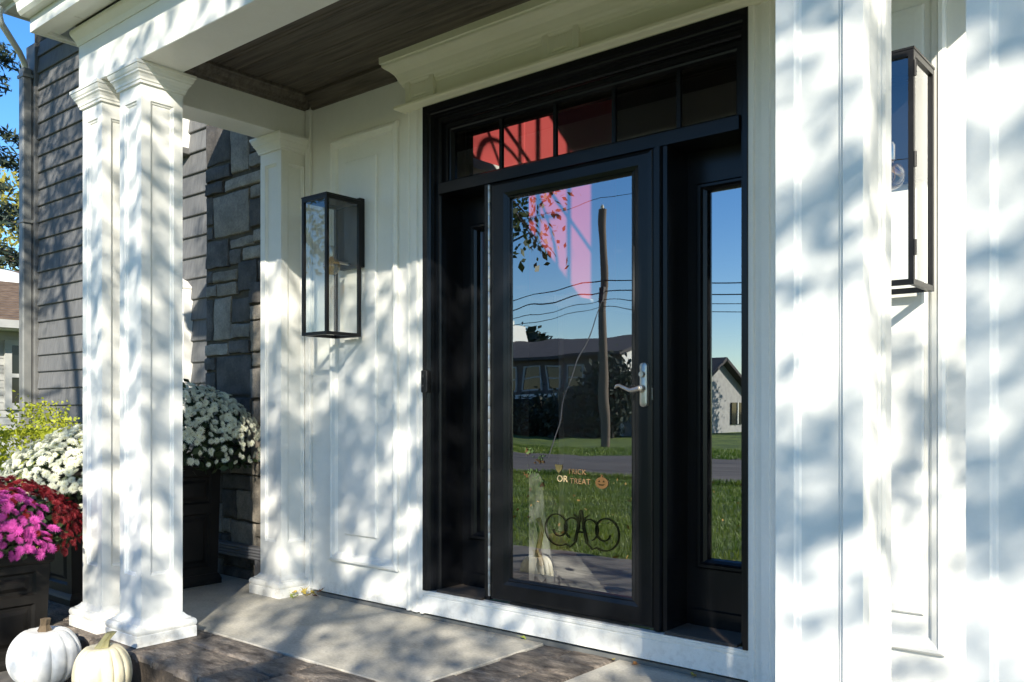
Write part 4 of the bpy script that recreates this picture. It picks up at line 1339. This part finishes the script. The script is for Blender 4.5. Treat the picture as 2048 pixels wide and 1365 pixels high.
# ================================================================== PUMPKINS
def pumpkin(loc, rx, h, ribs, m, ms, label, stem_h, lean, rz, squash=1.0, seed=0):
    P = tag(empty('pumpkin', loc, rz), label, 'pumpkin', 'pumpkins on the step')
    rr = random.Random(seed)
    ph = [rr.uniform(.75, 1.25) for _ in range(ribs)]
    b = MB()
    rings = []
    N = ribs * 8
    for i in range(25):
        t = math.pi * (i + .35) / 25.7
        base = math.sin(t) ** .78
        zz = h * .5 - h * .5 * math.cos(t) * (1 if True else 1)
        zz = h * .5 * (1 - math.cos(t))
        # dimples at both poles
        zz -= h * .10 * max(0, 1 - (math.pi - t) / .55) ** 1.0 if t > math.pi - .55 else 0
        zz += h * .03 * max(0, 1 - t / .4) if t < .4 else 0
        ring = []
        for k in range(N):
            a = 2 * math.pi * k / N
            seg = (k % 8) / 8
            j = k // 8
            groove = (1 - abs(2 * seg - 1)) 
            g = 1 - .075 * ph[j] * (1 - min(1, groove * 1.7)) ** 1.6
            g *= 1 + .012 * math.sin(3 * a + seed)
            ring.append((rx * base * g * math.cos(a), rx * base * g * math.sin(a), zz))
        rings.append(ring)
    b.loft(rings, True, True, True)
    b.build('rind', m, P, smooth=True, angle=R(70))
    b = MB()
    pts = [(0, 0, h * .86), (0, 0, h * .93), (lean[0] * .3, lean[1] * .3, h * .95 + stem_h * .4), (lean[0], lean[1], h * .95 + stem_h)]
    rr5 = [.045, .026, .017, .019]
    rgs = []
    for (x, y, z), r0 in zip(pts, rr5):
        rgs.append([(x + r0 * (1 + .22 * (k % 2)) * math.cos(2 * math.pi * k / 12), y + r0 * (1 + .22 * (k % 2)) * math.sin(2 * math.pi * k / 12), z) for k in range(12)])
    b.loft(rgs, True, False, True)
    b.build('stem', ms, P)
    return P
pumpkin((-1.358, -1.535, -0.169), 0.153, 0.272, 13, M['pumpkin_white'], M['stem_brown'], 'large white pumpkin with a brown stem below the far left column', .055, (.03, -.02), .3, seed=1)
pumpkin((-0.893, -1.492, -0.169), 0.118, 0.268, 14, M['pumpkin_cream'], M['stem_green'], 'smaller cream pumpkin with a pale stem in front of the nearer left column', .052, (.034, .012), .9, seed=2)

# downspout extension along the stone
de = tag(empty('downspout_extension'), 'grey ribbed downspout extension lying along the foot of the stone wall', 'pipe')
b = MB()
pr = []
for i in range(9):
    z = .150 + .075 * i / 8
    pr.append((-.062 - (.006 if i % 2 else 0), z))
pr += [(.0, .225), (.0, .150)]
b.sweep_x(pr, -2.62, -1.70)
b.build('pipe', M['corrugated'], de)
b = MB(); b.box(-1.70, -1.665, -.07, .002, .10, .235)
b.build('elbow', M['corrugated'], de, bevel=0.006)
b = MB(); b.box(-2.45, -2.41, -.064, -.004, 0.001, .149); b.box(-1.90, -1.87, -.064, -.004, 0.001, .149)
b.build('bracket', M['corrugated'], de)

# ================================================================== FALLEN LEAVES
def leaf_mesh(m, seed):
    rr = random.Random(seed)
    b = MB()
    c = [(0, 0, .004)]
    k = 11
    pts = []
    for i in range(k):
        a = 2 * math.pi * i / k
        r_ = (1.0 if i % 2 == 0 else .62) * rr.uniform(.8, 1.1)
        pts.append((r_ * math.cos(a) * 1.2, r_ * math.sin(a) * .75, rr.uniform(.0, .5)))
    for i in range(k):
        b.poly([(0, 0, .06), pts[i], pts[(i + 1) % k]])
    b.tube([(1.0, 0, .1), (1.5, .1, .2), (1.9, .25, .25)], .05, 4)
    me = bpy.data.meshes.new('fallen_leaf')
    me.from_pydata(b.v, [], b.f)
    me.materials.append(m)
    return me
LM = {k: [leaf_mesh(M[k], s) for s in (1, 2)] for k in ('leaf_yellow', 'leaf_green', 'leaf_red', 'leaf_brown')}
rl = random.Random(6)
def fleaf(x, y, s, k, label, group='fallen autumn leaves', z=0.003, tilt=.3):
    o = bpy.data.objects.new('fallen_leaf', LM[k][rl.randrange(2)])
    COL.objects.link(o)
    o.location = (x, y, z)
    o.rotation_euler = (rl.uniform(-tilt, tilt), rl.uniform(-tilt, tilt), rl.uniform(0, 6.28))
    o.scale = (s, s, s)
    tag(o, label, 'leaf', group)
for (dx, dy) in [(-.01, -.06), (.02, -.085), (.05, -.05), (-.03, -.11), (.075, -.07), (.03, -.03)]:
    fleaf(-1.37 + dx, -.02 + dy, rl.uniform(.016, .024), 'leaf_yellow', 'small yellow leaf in the pile at the wall corner beside the pilaster', z=.012 + rl.uniform(0, .02), tilt=.7)
for (dx, dy) in [(-.05, -.12), (-.02, -.15), (.0, -.13)]:
    fleaf(-1.36 + dx, -.02 + dy, rl.uniform(.016, .022), 'leaf_green', 'pale green leaf at the front of the leaf pile beside the pilaster', z=.012, tilt=.6)
fleaf(-1.285, -.075, .022, 'leaf_red', 'dark red leaf in the leaf pile beside the pilaster', z=.012, tilt=.5)
fleaf(-1.30, -.03, .020, 'leaf_brown', 'orange brown leaf on top of the leaf pile beside the pilaster', z=.03, tilt=.6)
fleaf(.217, -.022, .017, 'leaf_green', 'single green leaf lying against the white sill left of the door handle', z=.010, tilt=.6)
fleaf(.732, -.03, .010, 'leaf_yellow', 'tiny pale leaf on the slate joint below the door handle side')
fleaf(.845, -.04, .018, 'leaf_brown', 'small brown curled leaf on the floor below the door latch side', z=.006, tilt=.4)
fleaf(1.116, -.03, .020, 'leaf_yellow', 'orange yellow leaf lying against the sill below the right sidelight', z=.008, tilt=.4)
fleaf(1.55, -1.22, .035, 'leaf_brown', 'curled brown leaf on the dark stone edge left of the close column', z=.012, tilt=.6)
fleaf(1.15, -1.16, .032, 'leaf_brown', 'curled brown leaf on the dark stone edge in the middle of the porch', z=.012, tilt=.6)

# ================================================================== NEIGHBOUR (left background)
nb_ = tag(empty('neighbour_house'), 'low neighbouring house with brown shingle roof beyond the siding corner', 'house')
b = MB()
z = -0.42
while z < 2.3:
    z2 = min(z + .115, 2.32)
    b.sweep_y([(-12.0, z), (-11.985, z), (-12.0, z2), (-12.1, z2), (-12.1, z)], -4, 12)
    z = z2
b.build('wall', M['nsiding'], nb_)
b = MB()
k = 24
for i in range(k):
    a = i / k; c = (i + 1) / k
    xa, za = -11.55 - 4.2 * a, 2.44 + 1.32 * a
    xb, zb = -11.55 - 4.2 * c, 2.44 + 1.32 * c
    b.sweep_y([(xa, za + .03), (xa, za), (xb, zb), (xb, zb + .004)], -5, 13)
b.build('roof', M['shingle'], nb_)
b = MB(); b.sweep_y([(-15.7, 3.79), (-20, 2.4), (-20, 2.3), (-12.1, 2.31), (-12.1, 2.33)], -5, 13)
b.build('roof_back', M['shingle'], nb_)
b = MB(); b.box(-11.56, -11.44, -5, 13, 2.31, 2.43)
b.build('gutter', M['nsiding'], nb_)
b = MB(); b.box(-12.0, -11.56, -5, 13, 2.30, 2.325)
b.build('soffit', M['vinyl'], nb_)
b = MB()
for (y0, y1, z0, z1) in [(2.22, 2.32, 1.08, 2.16), (3.22, 3.32, 1.08, 2.16), (2.32, 3.22, 1.08, 1.18), (2.32, 3.22, 2.08, 2.16), (2.32, 3.22, 1.58, 1.64)]:
    b.box(-11.99, -11.93, y0, y1, z0, z1)
wf = b.build('window', M['nsiding'], nb_)
b = MB(); b.box(-11.98, -11.955, 2.32, 3.22, 1.18, 2.08)
b.build('pane', M['winglass'], wf)
b = MB()
rings = []
for i in range(7):
    t = math.pi / 2 * i / 6
    rings.append([(-14.9 + .40 * math.cos(t) * math.cos(a), 3.3 + .55 * math.cos(t) * math.sin(a), 3.46 + .10 * math.cos(t) * -math.cos(a) * 2 + .17 * math.sin(t)) for a in [2 * math.pi * k / 20 for k in range(20)]])
b.loft(rings, True, True, True)
b.build('skylight', M['vinyl'], nb_, smooth=True)

# ================================================================== TREES
def limb(b, p, d, ln, r, rng, depth, tips):
    pts = [Vector(p)]
    d = Vector(d).normalized()
    n = 4
    for i in range(n):
        d = (d + Vector(rng.normal(size=3)) * .16).normalized()
        pts.append(pts[-1] + d * ln / n)
    b.tube(pts, [r * (1 - .55 * i / n) for i in range(n + 1)], 6, False)
    tips.append(pts[-1])
    if depth > 0:
        for k in range(3):
            q = pts[2 + (k % 3)]
            nd = (d + Vector(rng.normal(size=3)) * .75).normalized()
            limb(b, q, nd, ln * .66, r * .5, rng, depth - 1, tips)

def hits(K, y):
    t = (y - K[:, 1]) / SUN.y
    return K[:, 0] + SUN.x * t, K[:, 2] + SUN.z * t
def tree(name, base, top, crown_c, crown_r, label, leafm, nclus, per, lsize, seed, r=.2, clr=.35, group=None, droop=0.0, cat='tree', shell=.35, asp=.5, gaps=(), tufts=()):
    root = tag(empty(name, base), label, cat, group)
    rng = np.random.default_rng(seed)
    B = Vector(base)
    b = MB()
    cc = Vector(crown_c) - B
    tips = []
    b.tube([(0, 0, -.2), (.02, .03, cc.z * .35), (cc.x * .5, cc.y * .5, cc.z * .75), (cc.x, cc.y, cc.z)], [r * 1.25, r, r * .8, r * .45], 10)
    for k in range(7):
        a = 6.28 * k / 7 + rng.uniform(-.3, .3)
        z = cc.z * rng.uniform(.55, .95)
        limb(b, (cc.x * z / cc.z, cc.y * z / cc.z, z), (math.cos(a) * crown_r[0], math.sin(a) * crown_r[1], .45 * crown_r[2]), .75 * min(crown_r[0], crown_r[1]), r * .42, rng, 1, tips)
    b.build('trunk', M['bark'], root, smooth=True)
    u = rng.normal(size=(nclus, 3)); u /= np.linalg.norm(u, axis=1, keepdims=True)
    rad = rng.uniform(shell, 1.0, nclus) ** .6
    K = u * rad[:, None] * np.array(crown_r) + np.array(cc)
    # gaps in the crown and heavier tufts: (plane y, x0, x1, z0, z1) where their light or shade falls
    W = K + np.array(B)
    keep = np.ones(len(K), bool)
    for (yp, x0, x1, z0, z1) in gaps:
        hx, hz = hits(W, yp)
        keep &= ~((hx > x0) & (hx < x1) & (hz > z0) & (hz < z1))
    K = K[keep]
    add = []
    for (yp, x0, x1, z0, z1, m) in tufts:
        for _ in range(m):
            tt = rng.uniform(4.2, 7.0)
            q = np.array([rng.uniform(x0, x1), yp, rng.uniform(z0, z1)]) - np.array(SUN) / SUN.y * tt
            add.append(q - np.array(B))
    if add: K = np.concatenate([K, np.array(add)])
    nclus = len(K)
    P = np.repeat(K, per, 0) + rng.normal(size=(nclus * per, 3)) * clr * .5
    V = leaves(rng, P, lsize, asp, droop=droop)
    link_mesh('crown', quads_mesh('crown', V, leafm), root)
    return root

# shade tree in the front yard: between the sun and the porch
tree('shade_tree', (5.6, -7.4, -.42), 0, (4.3, -6.0, 4.85), (4.4, 2.5, 2.75), 'broad leafy shade tree in the front yard that dapples the porch', M['greenleaf'], 2300, 7, .088, 5, r=.10, clr=.135, shell=.0,
     gaps=[(0, 1.62, 2.35, 1.36, 2.6), (-1.22, 1.95, 2.20, 1.66, 1.95), (-1.22, 1.95, 2.20, 1.14, 1.42), (-1.22, 1.95, 2.20, .35, .76), (-1.22, 2.42, 2.62, 1.38, 1.58), (-1.22, 2.38, 2.62, 1.72, 1.85), (-1.22, 2.38, 2.62, .45, .62),
           (0, .12, .80, .32, .72), (-.36, -5.2, -3.6, -.2, 1.3)],
     tufts=[(-1.22, 2.0, 2.18, .78, 1.12, 9), (-1.22, 1.97, 2.18, 1.42, 1.66, 5), (-1.22, 1.97, 2.18, .2, 2.3, 9), (-1.22, 2.38, 2.62, 1.16, 1.38, 8), (-1.22, 2.38, 2.62, .64, .96, 11), (-1.22, 2.38, 2.62, 1.56, 1.74, 5), (-1.22, 2.38, 2.62, .2, 2.2, 16), (-1.22, 2.38, 2.62, 1.86, 2.2, 8), (0, 1.6, 2.35, .30, 1.30, 26), (-1.22, 1.97, 2.18, .8, 2.3, 8)])
# tree mirrored in the door and lantern glass
st_ = tree('street_tree', (-7.6, -6.4, -.42), 0, (-6.9, -6.0, 5.0), (2.6, 2.2, 2.2), 'leafy yard tree with a hanging branch, mirrored in the left lantern and door glass', M['greenleaf'], 260, 22, .10, 6, r=.15, clr=.34)
tree('young_tree', (.5, -5.3, -.42), 0, (-2.2, -4.0, 6.75), (1.9, 1.5, 1.5), 'slender young tree close to the porch that dapples the grey siding', M['greenleaf'], 900, 12, .085, 7, r=.06, clr=.18, gaps=[(-.36, -5.2, -3.6, -.2, 1.3), (.5, -5.9, -3.0, .2, 2.5)])
rng6 = np.random.default_rng(66)
BO = (1.6, 0.8, 5.02)
b = MB()
P = []
for k in range(9):
    s = Vector((rng6.uniform(0, .6), rng6.uniform(0, .3), rng6.uniform(-.2, .2)))
    e = Vector((rng6.uniform(1.1, 2.75), rng6.uniform(.3, 1.0), rng6.uniform(-1.75, -.35)))
    pts = [s, s.lerp(e, .4) + Vector((0, 0, .25)), s.lerp(e, .75) + Vector((0, 0, .15)), e]
    b.tube(pts, [.022, .014, .009, .004], 5)
    for t in np.linspace(.45, 1, 26):
        q = s.lerp(e, float(t)) + Vector((0, 0, .2 * (1 - t)))
        for _ in range(3): P.append(np.array(q) + rng6.normal(size=3) * .11)
b.build('branch', M['bark'], st_, loc=BO)
link_mesh('leaf_spray', quads_mesh('leaf_spray', leaves(rng6, np.array(P), .105, .6, droop=.8), M['greenleaf']), st_, BO)

# spruce at the far left
def spruce(base, h, rad, label, seed):
    root = tag(empty('spruce_tree', base), label, 'tree')
    rng = np.random.default_rng(seed)
    b = MB(); b.tube([(0, 0, -.3), (0, 0, h * .5), (0, 0, h)], [.22, .14, .03], 8)
    C = []
    for k in range(150):
        f = rng.uniform(.05, .98)
        z = h * f
        L_ = rad * (1 - f) ** .8 * rng.uniform(.75, 1.1) + .15
        a = rng.uniform(0, 6.28)
        pts = []
        for t in np.linspace(0, 1, 6):
            pts.append(Vector((math.cos(a) * L_ * t, math.sin(a) * L_ * t, z - L_ * .32 * t * t + .10 * L_ * t)))
        b.tube(pts, [.03, .025, .02, .014, .01, .005], 4, False)
        m = int(26 * L_) + 8
        for t in rng.uniform(.25, 1.02, m):
            i = min(int(t * 5), 4); q = pts[i].lerp(pts[i + 1], t * 5 - i)
            w = .10 + .20 * (1 - t) * L_ * .5
            for _ in range(3):
                C.append([q.x + rng.normal() * w, q.y + rng.normal() * w, q.z - abs(rng.normal()) * .10 + .02])
    b.build('trunk', M['bark'], root)
    link_mesh('crown', quads_mesh('crown', leaves(rng, np.array(C), .20, .26, droop=.2), M['spruce']), root)
spruce((-19.6, 3.6, -.42), 14.5, 3.6, 'dark spruce with drooping branches at the far left edge', 9)
tree('autumn_tree', (-29.0, 9.5, -.42), 0, (-28.6, 8.9, 6.2), (2.6, 2.6, 3.2), 'yellowing autumn tree behind the spruce at the far left', M['yellowleaf'], 330, 16, .22, 12, r=.2, clr=.7)

# ================================================================== ACROSS THE STREET (mirrored in the glass)
oh = tag(empty('opposite_house'), 'long dark roofed house across the street, mirrored in the door glass', 'house')
b = MB(); b.box(-46, -26.4, -50, -42, -.42, 4.35); b.build('wall', M['darkwall'], oh)
b = MB(); b.sweep_x([(-41.3, 4.30), (-46, 5.75), (-50.7, 4.30), (-50.7, 4.5), (-46, 5.95), (-41.3, 4.5)], -46.6, -26.0); b.build('roof', M['darkroof'], oh)
for i, x in enumerate((-43, -40.2, -37.2, -35.5, -33.8, -32.1, -30.2, -28.2)):
    b = MB()
    for (x0, x1, z0, z1) in [(x, x + .10, 2.3, 3.9), (x + 1.14, x + 1.24, 2.3, 3.9), (x + .10, x + 1.14, 2.3, 2.40), (x + .10, x + 1.14, 3.8, 3.9), (x + .10, x + 1.14, 3.05, 3.12)]:
        b.box(x0, x1, -42.0, -41.9, z0, z1)
    w = b.build('window', M['nsiding'], oh)
    b = MB(); b.box(x + .10, x + 1.14, -41.99, -41.95, 2.40, 3.80); b.build('pane', M['winglass'], w)
b = MB(); b.box(-36.6, -30.2, -41.95, -40.7, 1.75, 2.05); b.box(-36.6, -30.2, -41.9, -40.8, 1.1, 1.2); b.build('deck_band', M['vinyl'], oh)
b = MB()
for k in range(9): b.box(-36.4 + k * .75, -36.3 + k * .75, -40.9, -40.8, -.4, 1.1)
b.build('deck_post', M['vinyl'], oh)
b = MB(); b.box(-38.7, -37.6, -47, -45.6, 5.0, 7.15); b.box(-38.3, -38.0, -46.4, -46.1, 7.15, 7.5); b.build('chimney', M['vinyl'], oh)
b = MB(); b.sweep_x([(-50.02, -.41), (-41.98, -.41), (-41.98, 4.36), (-46, 5.72), (-50.02, 4.36)], -26.395, -26.35); b.build('gable_end', M['vinyl'], oh)
wh = tag(empty('white_gable_house'), 'small white sided gable house across the street, mirrored in the right sidelight', 'house')
b = MB(); b.sweep_x([(-52.5, -.42), (-42.4, -.42), (-42.4, 1.4), (-47.4, 4.1), (-52.5, 1.4)], -30, -22.7); b.build('wall', M['nsiding'], wh)
b = MB(); b.sweep_x([(-41.9, 1.2), (-47.4, 4.12), (-53, 1.2), (-53, 1.42), (-47.4, 4.34), (-41.9, 1.42)], -30.3, -22.2); b.build('roof', M['darkroof'], wh)
b = MB()
for y in (-49.6,): b.box(-22.69, -22.6, y - .8, y + .8, .1, 1.5)
b.build('window', M['winglass'], wh)
b = MB()
for y in (-49.6,): b.box(-22.69, -22.55, y - .06, y + .06, .1, 1.5)
b.build('window_frame', M['vinyl'], wh)
up_ = tag(empty('utility_pole', (-17.7, -27.2, -.42)), 'weathered wooden utility pole across the street, mirrored in the door glass', 'pole')
b = MB(); b.tube([(0, 0, -.1), (.06, 0, 3), (-.05, .02, 6), (.03, 0, 9.75)], [.21, .195, .175, .15], 12); b.build('pole', M['polewood'], up_, smooth=True)
b = MB(); b.lathe([(.05, 9.75), (.07, 9.85), (.03, 9.95)], n=10); b.build('insulator', M['shade'], up_)
b = MB(); b.box(-.12, .12, .13, .3, 5.9, 6.5); b.build('splice_box', M['wire'], up_)
wires = [(10.2, .9, .012), (6.75, 1.2, .022), (6.35, 1.3, .022), (6.0, 1.3, .014), (5.7, 1.3, .014)]
for k, (z, sag, rr_) in enumerate(wires):
    b = MB()
    pts = []
    for i in range(-24, 25):
        x = i * 2.5
        t = (abs(x) % 45) / 45
        pts.append((x, .15, z - sag * 4 * t * (1 - t)))
    b.tube(pts, rr_, 4)
    b.build('wire', M['wire'], up_)
b = MB(); b.tube([(0, 0, 6.2), (4, 9, -.0)], .02, 4); b.build('guy_wire', M['wire'], up_)
for i, (x, y, h, rx, lab) in enumerate([(-24.7, -38.3, 2.1, 1.1, 'dark evergreen in front of the opposite house, right of the pole'),
                                        (-39.8, -39.5, 1.5, 2.2, 'dark bushy evergreen at the left of the opposite house'),
                                        (-33.0, -39.4, .5, 2.0, 'low dark shrub mass below the deck of the opposite house'),
                                        (-17.3, -50.0, 3.9, 1.7, 'small loose tree right of the white gable house'),
                                        (-36.5, -40.3, .5, 2.3, 'dark shrub left of the deck of the opposite house'), (-29.6, -39.6, .6, 2.1, 'dark shrub right of the deck of the opposite house'), (-26.6, -38.4, .7, 1.9, 'dark shrub below the sunlit white gable end'),
                                        (-60, -70, 6.0, 7.0, 'large tree far behind the opposite house')]):
    tree('yard_tree', (x, y, -.42), 0, (x, y, h), (rx, rx, max(1.0, h * .8)), lab, M['spruce' if i != 3 else 'greenleaf'], 260, 18, .30 * max(1, rx / 2.2), 30 + i, r=.15, clr=.8, group='trees across the street')
